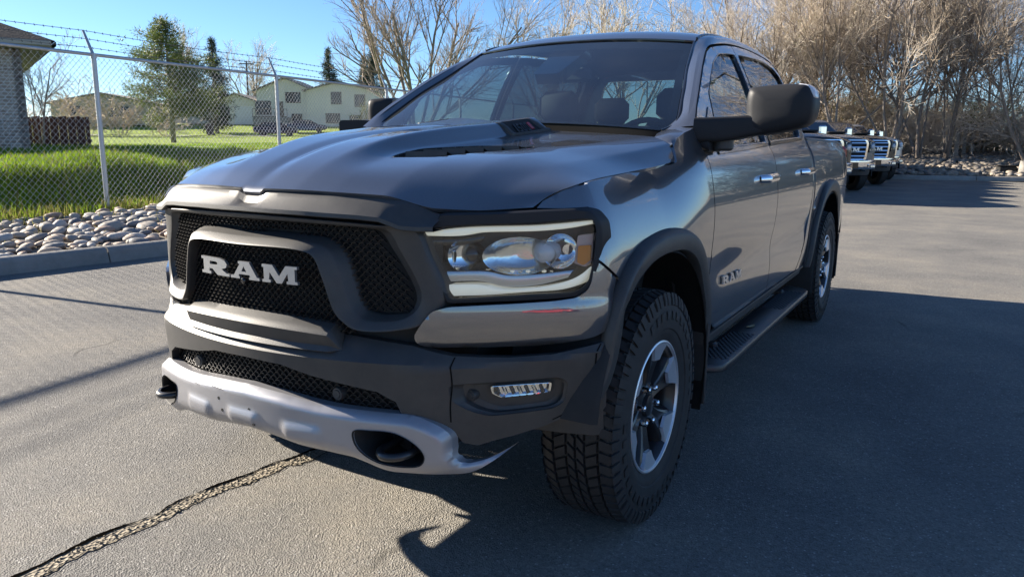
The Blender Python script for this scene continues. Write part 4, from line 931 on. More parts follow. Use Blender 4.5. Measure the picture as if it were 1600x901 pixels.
# ---- trailer mirrors
def build_mirrors():
    def rb(x0, x1, z0, z1, y, r): return rpoly([(x0, z0), (x1, z0), (x1, z1), (x0, z1)], r, 4)
    head = np.array([(1.082, 1.392), (1.29, 1.418), (1.322, 1.438), (1.336, 1.475), (1.334, 1.542), (1.314, 1.576), (1.278, 1.585), (1.110, 1.580), (1.084, 1.574), (1.074, 1.550), (1.074, 1.47)])
    hd = resample(catmull(head, 5, True), 72, True); c = hd.mean(0)
    def ring(k, y, kx=None): Q = c+(hd-c)*k; return np.stack([Q[:, 0], np.full(len(Q), y), Q[:, 1]], 1)
    rows = [ring(.93, .80), ring(1.0, .785), ring(1.0, .74), ring(.985, .70), ring(.955, .675), ring(.90, .660), ring(.70, .648), ring(.35, .642)]
    V, F = loft(rows, cv=True); F.append(tuple(range(7*72, 8*72))); VH = (V, F)
    # crease and seam across the cap: a thin proud lip
    arm = []
    for x, z0, z1, y0, y1 in ((.895, 1.362, 1.456, .57, .74), (.925, 1.358, 1.456, .58, .76), (.98, 1.360, 1.458, .60, .77), (1.03, 1.366, 1.460, .62, .78), (1.09, 1.380, 1.466, .645, .785), (1.16, 1.395, 1.468, .655, .785)):
        q = rpoly([(y0, z0), (y1, z0), (y1, z1), (y0, z1)], .022, 4); arm.append(np.stack([np.full(len(q), x), q[:, 0], q[:, 1]], 1))
    n = len(arm[0]); VA = loft(arm, cv=True); VA[1].append(tuple(range(n-1, -1, -1))); VA[1].append(tuple(range(5*n, 6*n)))
    base_ = []
    for x, z0, z1, y0, y1 in ((.955, 1.318, 1.36, .60, .78), (.93, 1.325, 1.395, .60, .775), (.905, 1.34, 1.45, .60, .76)):
        q = rpoly([(y0, z0), (y1, z0), (y1, z1), (y0, z1)], .02, 3); base_.append(np.stack([np.full(len(q), x), q[:, 0], q[:, 1]], 1))
    VB = loft(base_, cv=True); m_ = len(base_[0]); VB[1].append(tuple(range(m_-1, -1, -1)))
    knob = revolve([(-.03, 0), (-.03, .035), (-.02, .045), (.02, .045)], 16); VK = np.stack([knob[0][:, 1]+.985, knob[0][:, 2]+.69, knob[0][:, 0]+1.352], 1)
    lamp = [(1.268, 1.588), (1.312, 1.580), (1.336, 1.556), (1.340, 1.528), (1.268, 1.534)]
    L = resample(rpoly(lamp, .008, 3), 40, True); cl = L.mean(0)
    lr = [np.stack([Q[:, 0], np.full(40, y), Q[:, 1]], 1) for Q, y in ((L, .74), (L, .705), (cl+(L-cl)*.92, .680), (cl+(L-cl)*.6, .672))]
    VL = loft(lr, cv=True); VL[1].append(tuple(range(120, 160)))
    gl = ring(.93, .800); VG = (gl, [tuple(range(71, -1, -1))])
    lipz = [(1.076, 1.515), (1.20, 1.520), (1.347, 1.524)]
    VS = loft([[(x, y, z+dz) for x, z in resample(np.array(lipz), 14)] for y, dz in ((.672, .003), (.6465, .0015), (.6465, -.0015), (.672, -.003))])
    def fold(q):          # the far mirror is swung back on its pivot
        V, F = mir(q); a = R_(-72); p = np.array([-.955, .70, 0]); c, s = math.cos(a), math.sin(a); W = V-p; return np.stack([W[:, 0]*c-W[:, 1]*s, W[:, 0]*s+W[:, 1]*c, W[:, 2]], 1)+p, F
    for f in (lambda q: q, fold):
        r = obj('door_mirror', *f(VH), M['plastic_smooth'], TR, 40)
        obj('mirror_arm', *f(VA), M['plastic_smooth'], r, 40); obj('mirror_foot', *f(VB), M['plastic_smooth'], r, 40); obj('arm_pivot', *f((VK, knob[1])), M['plastic'], r, 40)
        obj('clearance_lamp', *f(VL), M['white_lamp'], r, 40); obj('mirror_glass', *f(VG), M['chrome'], r, 40)

# ---- side steps
def build_steps():
    top = np.array([(.90, .60), (1.03, .665), (1.052, .70), (1.060, .80), (1.060, 2.60), (1.050, 2.67), (1.03, 2.70), (.90, 2.76)])
    P = resample(rpoly(top, .03, 3), 120, True); c = P.mean(0)
    def r(g, z): 
        Q = P.copy(); Q[:, 0] += np.where(Q[:, 0] > .95, g, 0); Q[:, 1] += np.where(Q[:, 1] < 1, -g, np.where(Q[:, 1] > 2.4, g, 0)); return np.stack([Q[:, 0], Q[:, 1], np.full(len(Q), z)], 1)
    rows = [r(-.03, .372), r(-.006, .374), r(.0, .382), r(.0, .404), r(-.004, .412), r(-.012, .4145)]
    V, F = loft(rows, cv=True); n = 120; F.append(tuple(range(n-1, -1, -1))); F.append(tuple(range(5*n, 6*n))); VF = (V, F)
    # raised diamond treads in two pads
    pads = []
    for y0, y1 in ((.76, 1.30), (1.95, 2.56)):
        d = []; ny = int((y1-y0)/.022)
        for i in range(ny):
            for j in range(5):
                x = .925+j*.024+(i % 2)*.012; y = y0+i*.022; a = .0085; bq = .013
                d.append((np.array([(x-a, y, .4148), (x, y-bq*.7, .4148), (x+a, y, .4148), (x, y+bq*.7, .4148), (x-a*.55, y, .419), (x, y-bq*.4, .419), (x+a*.55, y, .419), (x, y+bq*.4, .419)]), [(0, 1, 5, 4), (1, 2, 6, 5), (2, 3, 7, 6), (3, 0, 4, 7), (4, 5, 6, 7)]))
        pads.append(join(d))
    for f in (lambda q: q, mir):
        s = obj('side_step', *f(VF), M['step'], TR, 40)
        for p in pads: obj('step_pad', *f(p), M['step'], s, 40)
        for y in (.95, 2.45): obj('step_bracket', *f(box(.86, y, .42, .16, .06, .03, .008)), M['steel'], s)

# ---- wheels
def wheel_meshes():
    W = {}
    prof = [(-.10, .232), (-.118, .238), (-.134, .285), (-.139, .325), (-.135, .365), (-.124, .396), (-.112, .4085), (.112, .4085), (.124, .396), (.135, .365), (.139, .325), (.1345, .288), (.130, .284), (.1295, .276), (.126, .262), (.119, .246), (.117, .240), (.10, .232)]
    body = revolve(prof, 96)
    blocks = []
    def blk(x0, x1, a0, a1, sk, r1=.4215, r0=.4065, cut=None):
        n = 3; V = []
        for rr_, gx, ga in ((r0, 0, 0), (r1, .0018, .004)):
            for x in (x0+gx, x1-gx):
                for k in range(n):
                    a = a0+ga+(a1-a0-2*ga)*k/(n-1)+sk*((x-x0)/(x1-x0)-.5)
                    r = rr_-.010*max(0, (abs(x)-.092)/.03)**1.5 if rr_ > .41 else rr_
                    V.append((x, r*math.cos(a), r*math.sin(a)))
        F = []
        for k in range(n-1):
            F.append((6+k, 6+k+1, 6+n+k+1, 6+n+k)); F.append((k, k+1, 6+k+1, 6+k)); F.append((n+k+1, n+k, 6+n+k, 6+n+k+1))
        F.append((0, n, 6+n, 6)); F.append((n-1, n+n-1, 6+n+n-1, 6+n-1))
        blocks.append((np.array(V), F))
    N = 62; P = 2*np.pi/N
    for i in range(N):
        a = i*P; j = .008*(i % 3)
        for (x0, x1, off, ln, sk) in ((-.128, -.083, .0, .80, .03), (-.077, -.036, .42, .84, -.05), (-.030, .030, .15, .86, .06), (.036, .077, .62, .84, -.05), (.083, .128, .25, .80, .03)):
            a0 = a+off*P; 
            if abs(x0) < .04 and x0 < 0 < x1:
                blk(x0, -.003, a0, a0+P*ln*.9, sk); blk(.003, x1, a0+P*.3, a0+P*(.3+ln*.9), sk)
            else: blk(x0, x1, a0, a0+P*(ln-.03*(i % 2)), sk)
        # shoulder lugs wrapping onto the sidewall
        for sg in (1, -1):
            a0 = a+(.25 if sg > 0 else 0)*P; r = [(.127, .4165), (.1345, .394), (.1378, .374)]
            V = []; e = P*(.72 if i % 2 else .5)
            for x, q in r: V += [(sg*x, q*math.cos(a0), q*math.sin(a0)), (sg*x, q*math.cos(a0+e), q*math.sin(a0+e))]
            for x, q in r: V += [(sg*(x-.006), (q-.004)*math.cos(a0-.003), (q-.004)*math.sin(a0-.003)), (sg*(x-.006), (q-.004)*math.cos(a0+e+.003), (q-.004)*math.sin(a0+e+.003))]
            blocks.append((np.array(V), [(0, 1, 3, 2), (2, 3, 5, 4), (0, 2, 8, 6), (2, 4, 10, 8), (1, 7, 9, 3), (3, 9, 11, 5), (4, 5, 11, 10)]))
    # raised sidewall marks
    for i in range(40):
        if i % 20 > 13: continue
        a = i*2*np.pi/40; V = []
        for x, q in ((.1395, .352), (.1405, .350), (.1415, .322), (.1395, .320)):
            for aa in (a, a+.07+.03*((i*7) % 3)/3): V.append((x, q*math.cos(aa), q*math.sin(aa)))
        blocks.append((np.array(V), [(0, 1, 3, 2), (2, 3, 5, 4), (4, 5, 7, 6)]))
    V, F = join([body]+blocks); W['tyre'] = mesh_data('tyre', V, F, M['rubber'], 32)
    W['rim'] = mesh_data('rim', *revolve([(-.11, .236), (-.112, .225), (-.02, .212), (.06, .214), (.100, .219), (.112, .228), (.1195, .2335), (.1215, .2375), (.118, .2405), (.110, .238)], 72), M['wheel_black'], 40)
    W['lip'] = mesh_data('rim_lip', *revolve([(.1140, .2290), (.1222, .2325), (.1236, .2365), (.1210, .2415), (.116, .2415)], 72), M['alloy'], 40)
    # one spoke along +Z: dark raised arm
    def P3(r, w, x): return np.array([(x, -w, r), (x, w, r)])
    st = [(.045, .024, .078, .052), (.085, .026, .084, .058), (.12, .030, .090, .066), (.165, .044, .098, .080), (.20, .060, .103, .094), (.226, .071, .106, .104)]
    rows = []
    for r, w, xt, xb in st: rows.append([(.03, -w*1.05-.016, r), (xb-.012, -w-.010, r), (xt-.004, -w, r), (xt, -w*.80, r), (xt-.007, 0, r), (xt, w*.80, r), (xt-.004, w, r), (xb-.012, w+.010, r), (.03, w*1.05+.016, r)])
    W['spoke'] = mesh_data('spoke', *loft(rows), M['wheel_black'], 25)
    q = []
    for r, w, x in ((.168, .024, .1090), (.198, .044, .1130), (.2315, .066, .1185)):
        n = 9; ww = np.linspace(-w, w, n); rr_ = np.sqrt(np.maximum(r*r-ww**2*.9, 0)) if r > .22 else np.full(n, r)
        q.append(np.stack([np.full(n, x), ww, rr_], 1))
    e0 = q[0].copy(); e0[:, 0] -= .012; e0[:, 2] -= .002
    sd = [np.vstack([q[0][k], q[1][k], q[2][k]]) for k in (0, -1)]
    W['facet'] = mesh_data('machined_facet', *join([loft([e0]+q), loft([sd[0], sd[0]-[.016, .004, 0]]), loft([sd[1]-[.016, -.004, 0], sd[1]])]), M['alloy'], 30)
    W['hub'] = mesh_data('hub', *join([revolve([(.02, .098), (.066, .096), (.076, .088), (.080, .050), (.082, .044)], 36), revolve([(.080, .043), (.096, .040), (.099, .030), (.1005, 0.0)], 24)]), M['wheel_black'], 30)
    V, F = revolve([(.06, .0125), (.094, .0120), (.104, .0100), (.108, .005), (.1085, 0)], 8); V[:, 2] += .070; W['nut'] = mesh_data('lug_nut', V, F, M['chrome'], 30)
    W['disc'] = mesh_data('brake_disc', *join([revolve([(.0, .06), (.0, .178), (-.025, .18), (-.025, .06)], 48), box(-.0, .10, .125, .07, .10, .10, .02)]), M['steel'], 30)
    return W
def put_wheel(W, parent, x, y, z, side, spin, steer=0.0):
    r = link('wheel', W['rim'], parent, loc=(x, y, z), rot=(spin, 0, steer if side > 0 else math.pi+steer))
    for k in ('tyre', 'lip', 'hub', 'disc'): link({'tyre': 'tyre', 'lip': 'rim_lip', 'hub': 'hub', 'disc': 'brake_disc'}[k], W[k], r)
    for i in range(6):
        a = i*math.pi/3
        link('spoke', W['spoke'], r, rot=(a, 0, 0)); link('machined_facet', W['facet'], r, rot=(a, 0, 0)); link('lug_nut', W['nut'], r, rot=(a+math.pi/6, 0, 0))
    return r
def build_wheels():
    W = wheel_meshes()
    for x, y, s, sp in ((.872, 0, 1, R_(-8)), (-.872, 0, -1, .3), (.875, 3.672, 1, R_(14)), (-.875, 3.672, -1, .9)): put_wheel(W, TR, x, y, .4205, s, sp)
    return W
M['plastic_smooth'] = simple('smooth_black_plastic', (0.030, 0.031, 0.034), 0.45, spec=0.12, bmp=0.12, bscale=500, bdist=0.0006)
M['step'] = simple('powder_coated_step', (0.030, 0.031, 0.034), 0.33, bmp=0.2, bscale=400, bdist=0.001)
build_hood(); build_trim(); build_grille(); build_bumper(); build_headlamps(); build_side_panels(); build_cab(); build_mirrors(); build_steps(); WHEELS = build_wheels()
# ------------------------------------------------------------------ the place
FH = np.array([_f[0], _f[1]])/math.hypot(_f[0], _f[1]); RH = np.array([FH[1], -FH[0]])
def gl(lat, dep):                    # a ground position: metres to the right of, and ahead of, where the photographer stood
    p = CAMP[:2]+FH*dep+RH*lat; return float(p[0]), float(p[1])
FP = np.array([-9.70, 4.55]); FD = np.array([-.143, .9897]); FN = np.array([-.9897, -.143])      # fence line, its direction, outward
def kerb_x(y): return np.where(np.asarray(y) < 9, -6.27+.12*(np.asarray(y)-1.3), -5.346)
def terrain(x, y):
    x = np.asarray(x, float); y = np.asarray(y, float)
    u = (x-FP[0])*FN[0]+(y-FP[1])*FN[1]; dp = (x-CAMP[0])*FH[0]+(y-CAMP[1])*FH[1]
    t = np.interp(u, [-4, -1.2, 0, .5, .9, 1.5, 2.1, 2.8, 4], [.10, .17, .20, .24, .36, .74, .85, .88, .90])
    f = np.interp(dp, [14, 20, 45, 65, 76, 84, 92, 100, 115, 200], [0, .05, .08, .25, .46, .47, 1.2, 1.85, 2.3, 3.2])
    n = .02*np.sin(x*1.3+y*.7)+.015*np.sin(y*2.1-x*.6)
    return t+np.where(u > 2, f, f*np.clip(u/2, 0, 1))+n*np.clip(u, 0, 1)
def build_ground():
    xs = np.concatenate([np.linspace(-700, -8, 12), np.linspace(-6, 20, 14), np.linspace(30, 700, 12)]); ys = np.concatenate([np.linspace(-700, -20, 10), np.linspace(-15, 45, 16), np.linspace(60, 800, 12)])
    V = [(x, y, -.03-.0 if True else 0) for y in ys for x in xs]; n = len(xs); F = [(i*n+j, i*n+j+1, (i+1)*n+j+1, (i+1)*n+j) for i in range(len(ys)-1) for j in range(n-1)]
    tag(obj('ground', V, F, M['terrain'], None, 180), kind='structure')
    # car park asphalt, one sheet from the kerb to the right
    ys = np.linspace(-40, 29.5, 90); rows = []
    for y in ys:
        x0 = float(kerb_x(y))-.05; x1 = 42.; far = 28.0+.80*np.linspace(x0, x1, 60)*.30
        rows.append([(x, y, 0) for x in np.linspace(x0, x1, 60)])
    tag(obj('asphalt_car_park', *loft(rows), M['asphalt'], None, 180), kind='structure')
    # near kerb in cast lengths
    y = -12.0; k = 0
    K = thing('kerb', 'pale concrete kerb along the river stones', 'kerb', (0, 0, 0))
    joints = [-12, -9, -6, -3, -.2, 2.33, 5.2, 8.2, 11.2, 14.2]
    for a, b in zip(joints[:-1], joints[1:]):
        ys = np.linspace(a+.008, b-.008, 5); x = kerb_x(ys)
        pr = [(.035, 0), (.012, .10), (-.005, .145), (-.03, .163), (-.13, .168), (-.15, .150), (-.155, 0)]
        rows = [np.stack([x+px, ys, np.full(5, pz)], 1) for px, pz in pr]; V, F = loft(rows); n = 5
        F += [tuple(i*n for i in range(len(pr))), tuple(i*n+4 for i in range(len(pr)-1, -1, -1))]
        obj('kerb_length', V, F, M['kerb'], K, 40)
    # lawn and bank beyond the fence, stone strip between kerb and fence
    us = np.concatenate([np.linspace(-.05, 4, 24), np.linspace(5, 60, 30), np.linspace(70, 300, 10)]); vs = np.concatenate([np.linspace(-30, 24, 60), np.linspace(26, 130, 30), np.linspace(150, 500, 8)])
    G = np.stack([np.stack([FP[0]+FN[0]*u+FD[0]*vs, FP[1]+FN[1]*u+FD[1]*vs], 1) for u in us]); Z = terrain(G[..., 0], G[..., 1])
    tag(obj('lawn', *loft(np.concatenate([G, Z[..., None]], -1)), M['lawn'], None, 180), kind='structure')
    ys = np.linspace(-12, 24, 60); rows = []
    for t in np.linspace(0, 1, 8):
        kx = kerb_x(ys)-.15; v = (ys-FP[1])/FD[1]; fx = FP[0]+FD[0]*v
        x = kx*(1-t)+fx*t; rows.append(np.stack([x, ys, .105+.09*t+.015*np.sin(ys*3+x*4)], 1))
    bed = tag(obj('stone_bed', *loft(rows), M['dirt'], None, 180), kind='structure')
    # far street across the lawn
    L = np.linspace(-75, 6, 60); rows = []
    for dpt in (77.0, 79.0, 81.0, 83.5):
        P = np.array([gl(l, dpt+.10*(l+30)) for l in L]); rows.append(np.column_stack([P, terrain(P[:, 0], P[:, 1])+.05]))
    tag(obj('street', *loft(rows), M['street'], None, 180), kind='structure')
    # pale footpath across the lawn
    rows = []
    for dpt in (25.6, 26.6):
        L = np.linspace(-24, -6, 24); P = np.array([gl(l, dpt) for l in L]); rows.append(np.column_stack([P, terrain(P[:, 0], P[:, 1])+.05]))
    tag(obj('footpath', *loft(rows), M['street'], None, 180), kind='structure')
    return bed
def ico(sub=1):
    bm = bmesh.new(); bmesh.ops.create_icosphere(bm, subdivisions=sub, radius=1.0); V = np.array([v.co[:] for v in bm.verts]); F = [tuple(v.index for v in f.verts) for f in bm.faces]; bm.free(); return V, F
def build_stones(bed):
    V0, F0 = ico(2); protos = []
    r = np.random.default_rng(3)
    for i in range(7):
        d = r.normal(size=(5, 3)); V = V0.copy()
        for q in d: V = V*(1+.10*np.sin((V0@q)*1.3+q[0])[:, None])
        V[:, 2] = np.sign(V[:, 2])*np.abs(V[:, 2])**.9*.62
        V[:, 0] *= 1.25; protos.append(V)
    pts = []; tries = 0
    y0, y1 = -.6, 9.0
    while len(pts) < 760 and tries < 60000:
        tries += 1; y = r.uniform(y0, y1); t = r.uniform(.0, 1)**.9; kx = float(kerb_x(y))-.22; fx = FP[0]+FD[0]*(y-FP[1])/FD[1]+.35
        x = kx*(1-t)+fx*t; s = r.choice([.055, .075, .095, .12], p=[.28, .36, .26, .10])*r.uniform(.85, 1.15)
        if all((x-a)**2+(y-b)**2 > (.82*(s+c))**2 for a, b, c, _ in pts): pts.append((x, y, s, t))
    # keep as single stones those the frame shows, largest first
    def key(p):
        d = np.array([p[0], p[1], .2])-CAMP; z = d@_f; X = 800+1190*(d@_r2)/z; Y = 450-1190*(d@_u2)/z
        vis = (-20 < X < 275) and z > 0; return (0 if vis else 1, -p[2]/max(z, .1))
    pts.sort(key=key)
    meshes = {}
    rest = []
    for i, (x, y, s, t) in enumerate(pts):
        z = .115+.09*t+s*.28; k = int(r.integers(7)); m = int(r.choice(6, p=[.28, .18, .18, .08, .16, .12]))
        rot = (r.normal(0, .16), r.normal(0, .16), r.uniform(0, 6.28)); sc = (s*r.uniform(.95, 1.25), s*r.uniform(.8, 1.1), s*r.uniform(.75, 1.1))
        if i < 295:
            if (k, m) not in meshes: meshes[k, m] = mesh_data('stone', protos[k], F0, M['stone%d' % m], 180)
            link('stone', meshes[k, m], bed, loc=(x, y, z), rot=rot, scale=sc)
        else: rest.append((protos[k]*np.array(sc)@np.array(Matrix.Rotation(rot[2], 3, 'Z').transposed())+[x, y, z], F0))
    tag(obj('stones', *join(rest), M['stone0'], bed, 180), kind='stuff')
    # far bank of stones beyond the car park, and its kerb
def far_line(x): return 29.0+.30*np.clip(np.asarray(x, float), 0, 60)
def build_far_bank():
    X = np.linspace(-6, 42, 60); y = far_line(X)
    pr = [(-.02, 0), (0, .13), (.03, .16), (.17, .165), (.18, .0)]
    K = thing('far_kerb', 'far concrete kerb in shade below the stone bank at the edge of the car park', 'kerb')
    for i in range(0, 55, 5):
        xx = np.linspace(X[i]+.01, X[i+5]-.01, 6); yy = far_line(xx); obj('kerb_length', *loft([np.stack([xx, yy+a, np.full(6, b)], 1) for a, b in pr]), M['kerb'], K, 40)
    rows = []
    for d, z in ((.15, .15), (1.2, .28), (3, .55), (5, .75), (8, .9), (14, 1.0), (40, 1.3), (90, 2.0)):
        rows.append(np.stack([X*1.0+d*.0, y+d, z+.06*np.sin(X*2.1+d*3)], 1))
    bank = tag(obj('far_bank', *loft(rows), M['dirt'], None, 180), kind='structure')
    r = np.random.default_rng(5); V0, F0 = ico(1); parts = [[] for _ in range(3)]
    for i in range(4200):
        x = r.uniform(-4, 16); d = r.uniform(.2, 7.5)**1.0; z = np.interp(d, [.15, 1.2, 3, 5, 8], [.15, .28, .55, .75, .9]); s = r.uniform(.05, .14)
        V = V0*np.array([s*r.uniform(.9, 1.4), s, s*.65]); a = r.uniform(0, 6.28); c, q = math.cos(a), math.sin(a); V = V@np.array([[c, q, 0], [-q, c, 0], [0, 0, 1]])
        parts[int(r.integers(3))].append((V+[x, float(far_line(x))+d, z+s*.25], F0))
    for k in range(3): tag(obj('bank_stones', *join(parts[k]), M['bank%d' % k], bank, 180), kind='stuff')
    return bank
def blades(P, h, w, lean, r, n=None):
    """one tapering blade per point: arrays of points (n,3), heights, widths"""
    n = len(P); a = r.uniform(0, 2*np.pi, n); b = r.uniform(0, 2*np.pi, n); L = r.normal(0, lean, n)
    dx = np.stack([np.cos(a), np.sin(a), 0*a], 1)*(w/2)[:, None]; tip = P+np.stack([np.cos(b)*L*h, np.sin(b)*L*h, h*np.sqrt(np.maximum(.15, 1-L**2))], 1)
    mid = P*.5+tip*.5+np.stack([0*a, 0*a, h*.10], 1)
    V = np.stack([P-dx, P+dx, mid-dx*.7, mid+dx*.7, tip], 1).reshape(-1, 3); i = np.arange(n)*5
    F = np.concatenate([np.stack([i, i+1, i+3], 1), np.stack([i, i+3, i+2], 1), np.stack([i+2, i+3, i+4], 1)])
    return V, F
def fast_obj(name, V, F, mat, parent=None):
    me = bpy.data.meshes.new(name); V = np.asarray(V, np.float32); F = np.asarray(F, np.int32); k = F.shape[1]
    me.vertices.add(len(V)); me.vertices.foreach_set('co', V.ravel()); me.loops.add(F.size); me.loops.foreach_set('vertex_index', F.ravel()); me.polygons.add(len(F))
    me.polygons.foreach_set('loop_start', np.arange(0, F.size, k, dtype=np.int32)); me.polygons.foreach_set('loop_total', np.full(len(F), k, np.int32)); me.update(calc_edges=True); me.validate()
    me.polygons.foreach_set('use_smooth', np.ones(len(F), bool)); me.materials.append(mat); return me if parent == 'mesh' else link(name, me, parent)
def build_grass():
    r = np.random.default_rng(11)
    def field(n, u0, u1, v0, v1, hh, ww, mat, name, lean=.35):
        u = r.uniform(u0, u1, n); v = r.uniform(v0, v1, n); x = FP[0]+FN[0]*u+FD[0]*v; y = FP[1]+FN[1]*u+FD[1]*v
        h = hh*r.uniform(.5, 1.35, n)*(1+.35*np.sin(x*2.3+1)*np.sin(y*1.9)); P = np.stack([x, y, terrain(x, y)-.01], 1)
        o = fast_obj(name, *blades(P, h, np.full(n, ww)*r.uniform(.7, 1.3, n), lean, r), M[mat]); tag(o, kind='stuff')
    field(60000, .25, 3.4, -5, 14, .17, .016, 'grass', 'bank_grass', .45)
    field(60000, 2.6, 14, -6, 26, .11, .022, 'grass', 'lawn_grass', .4)
    field(9000, .3, 3.4, -5, 14, .19, .013, 'dry_grass', 'dry_bank_grass', .55)
    n = 900; y = r.uniform(-.5, 8.5, n); t = r.uniform(.05, 1, n)**.5; kx = kerb_x(y)-.2; fx = FP[0]+FD[0]*(y-FP[1])/FD[1]; x = kx*(1-t)+fx*t
    tag(fast_obj('stray_weeds', *blades(np.stack([x, y, .11+.09*t], 1), r.uniform(.05, .17, n), np.full(n, .012), .7, r), M['dry_grass']), kind='stuff')
    # weeds and dry tufts at the foot of the fence
    n = 9000; v = r.uniform(-6, 12, n); u = r.normal(-.12, .18, n); keep = (np.sin(v*2.7)+np.sin(v*6.1+1)+r.normal(0, .7, n)) > -.2
    u, v = u[keep], v[keep]; x = FP[0]+FN[0]*u+FD[0]*v; y = FP[1]+FN[1]*u+FD[1]*v; P = np.stack([x, y, np.full(len(x), .17)], 1)
    tag(fast_obj('dry_weeds', *blades(P, .20*r.uniform(.4, 1.5, len(x)), np.full(len(x), .012), .5, r), M['dry_grass']), kind='stuff')
    n = 5000; v = r.uniform(-6, 12, n); u = r.normal(-.05, .2, n); x = FP[0]+FN[0]*u+FD[0]*v; y = FP[1]+FN[1]*u+FD[1]*v
    tag(fast_obj('green_weeds', *blades(np.stack([x, y, np.full(n, .17)], 1), .16*r.uniform(.4, 1.6, n), np.full(n, .018), .6, r), M['grass']), kind='stuff')
    n = 26; v = r.uniform(-3, 9, n); u = r.normal(.05, .2, n); L = []
    for a, b in zip(u, v):
        p = np.array([FP[0]+FN[0]*a+FD[0]*b, FP[1]+FN[1]*a+FD[1]*b, .18]); q = p+[r.normal(0, .15), r.normal(0, .15), r.uniform(.45, .9)]; L.append(tube([p, p*.5+q*.5+[.02, .02, 0], q], [.006, .005, .002], 4))
    tag(obj('dry_stalks', *join(L), M['dry_grass'], None, 180), kind='stuff')
def build_fence():
    f = thing('chain_link_fence', 'galvanised chain link fence topped by three strands of barbed wire', 'fence', (FP[0], FP[1], 0))
    off = np.array([FP[0], FP[1], 0]); H = 2.36; sp = 4.17
    def at(v, z, out=0.0): return np.array([FD[0]*v+FN[0]*out, FD[1]*v+FN[1]*out, z])
    for k in range(-2, 6):
        v = k*sp; lean = .0
        po = obj('fence_post', *cyl(at(v, .1), at(v, .2+H), .036, n=12), M['galv'], f, 60)
        obj('barb_arm', *join([tube([at(v, .2+H-.02), at(v, .2+H+.05, .03), at(v, .2+H+.36, .17)], [.030, .026, .018], 8), cyl(at(v, .2+H-.05), at(v, .2+H+.02), .046, n=10)]), M['galv'], po, 60)
    v0, v1 = -2*sp, 5*sp
    obj('top_rail', *cyl(at(v0, .2+H), at(v1, .2+H), .026, n=10), M['galv'], f, 60)
    # diamond wires: two families of diagonals, each a thin prism
    V = []; F = []; pitch = .098; hh = H-.06; t = .0030; r = np.random.default_rng(2)
    for fam in (1, -1):
        n = int((v1-v0+hh)/pitch)
        for i in range(n):
            s = v0-(hh if fam > 0 else 0)+i*pitch; a0, a1 = s, s+fam*hh; z0, z1 = .22, .22+hh
            if fam < 0: a0, a1 = s, s-hh
            c0 = np.clip(a0, v0, v1); c1 = np.clip(a1, v0, v1)
            if abs(c1-c0) < .05: continue
            q0 = z0+(c0-a0)/(a1-a0)*hh; q1 = z0+(c1-a0)/(a1-a0)*hh
            A, B = at(c0, q0, -.02+.004*fam), at(c1, q1, -.02+.004*fam); d = np.array([FN[0], FN[1], 0])*t; e = np.cross(B-A, d); e = e/np.linalg.norm(e)*t
            b = len(V); V += [A+d, A-d*.5+e*.87, A-d*.5-e*.87, B+d, B-d*.5+e*.87, B-d*.5-e*.87]; F += [(b, b+1, b+4), (b, b+4, b+3), (b+1, b+2, b+5), (b+1, b+5, b+4), (b+2, b, b+3), (b+2, b+3, b+5)]
    tag(fast_obj('wire_mesh', V, F, M['wire'], f), kind='stuff')
    tw = obj('tension_wire', *cyl(at(v0, .23), at(v1, .23), .004, n=5), M['wire'], f)
    for j, q in enumerate((.30, .66, 1.0)):
        z = .2+H+.36*q; o = .03+.14*q; P = []
        for v in np.linspace(v0, v1, 120): P.append(at(v, z-.03*abs(math.sin(math.pi*(v-v0)/sp)), o))
        L = [tube(P, .0042, 4)]
        for v in np.arange(v0, v1, .14):
            c = at(v, z-.03*abs(math.sin(math.pi*(v-v0)/sp)), o); L.append((np.array([c+[0, 0, .022], c+[.006, .004, 0], c-[.006, .004, 0], c+[.012, .01, -.022], c-[.01, -.012, .02]]), [(0, 1, 2), (1, 2, 3), (1, 4, 2)]))
        obj('barbed_strand', *join(L), M['barb'], f, 60)

# ---- trees
def limbs(r, base_pt, n_stem, H, r0, spread, levels, kids, up=.25, wob=.12, ratio=.62, first=.25):
    """recursive skeleton: returns thick limbs (tubes) and lists of fine twigs (point pairs)"""
    parts = []; tw = []
    def grow(p, d, L, rad, lev):
        n = 5 if lev < 2 else 4; P = [p]; q = p.copy(); dd = d/np.linalg.norm(d); D = [dd]
        for i in range(n):
            dd = dd+r.normal(0, wob, 3)+np.array([0, 0, up*.25]); dd /= np.linalg.norm(dd); q = q+dd*L/n; P.append(q); D.append(dd)
        R = np.linspace(rad, rad*.42, n+1); parts.append(tube(np.array(P), R, 7 if lev == 0 else 5 if lev == 1 else 3, False)) if lev < levels else None
        if lev >= levels:
            for i in range(n): tw.append((P[i], P[i+1], R[i], R[i+1]))
            return
        nk = kids[lev]
        for k in range(nk):
            t = r.uniform(first, 1.0)*n; i = min(n-1, int(t)); pt = P[i]+(P[i+1]-P[i])*(t-i); ax = r.normal(size=3); ax -= D[i]*(ax@D[i]); ax /= np.linalg.norm(ax)
            an = r.uniform(.35, .95); nd = D[i]*math.cos(an)+ax*math.sin(an); nd[2] += up*.3
            grow(pt, nd, L*ratio*r.uniform(.6, 1.15)*(1.15-.4*t/n), max(.0035, R[i]*.55), lev+1)
    for s in range(n_stem):
        a = 2*np.pi*s/n_stem+r.uniform(-.5, .5); sp = spread*r.uniform(.4, 1.2); d = np.array([math.cos(a)*sp, math.sin(a)*sp, 1.0]); grow(np.array(base_pt)+np.array([math.cos(a), math.sin(a), 0])*r0*.8*(n_stem > 1), d, H*r.uniform(.75, 1.05), r0*r.uniform(.6, 1.0), 0)
    return parts, tw
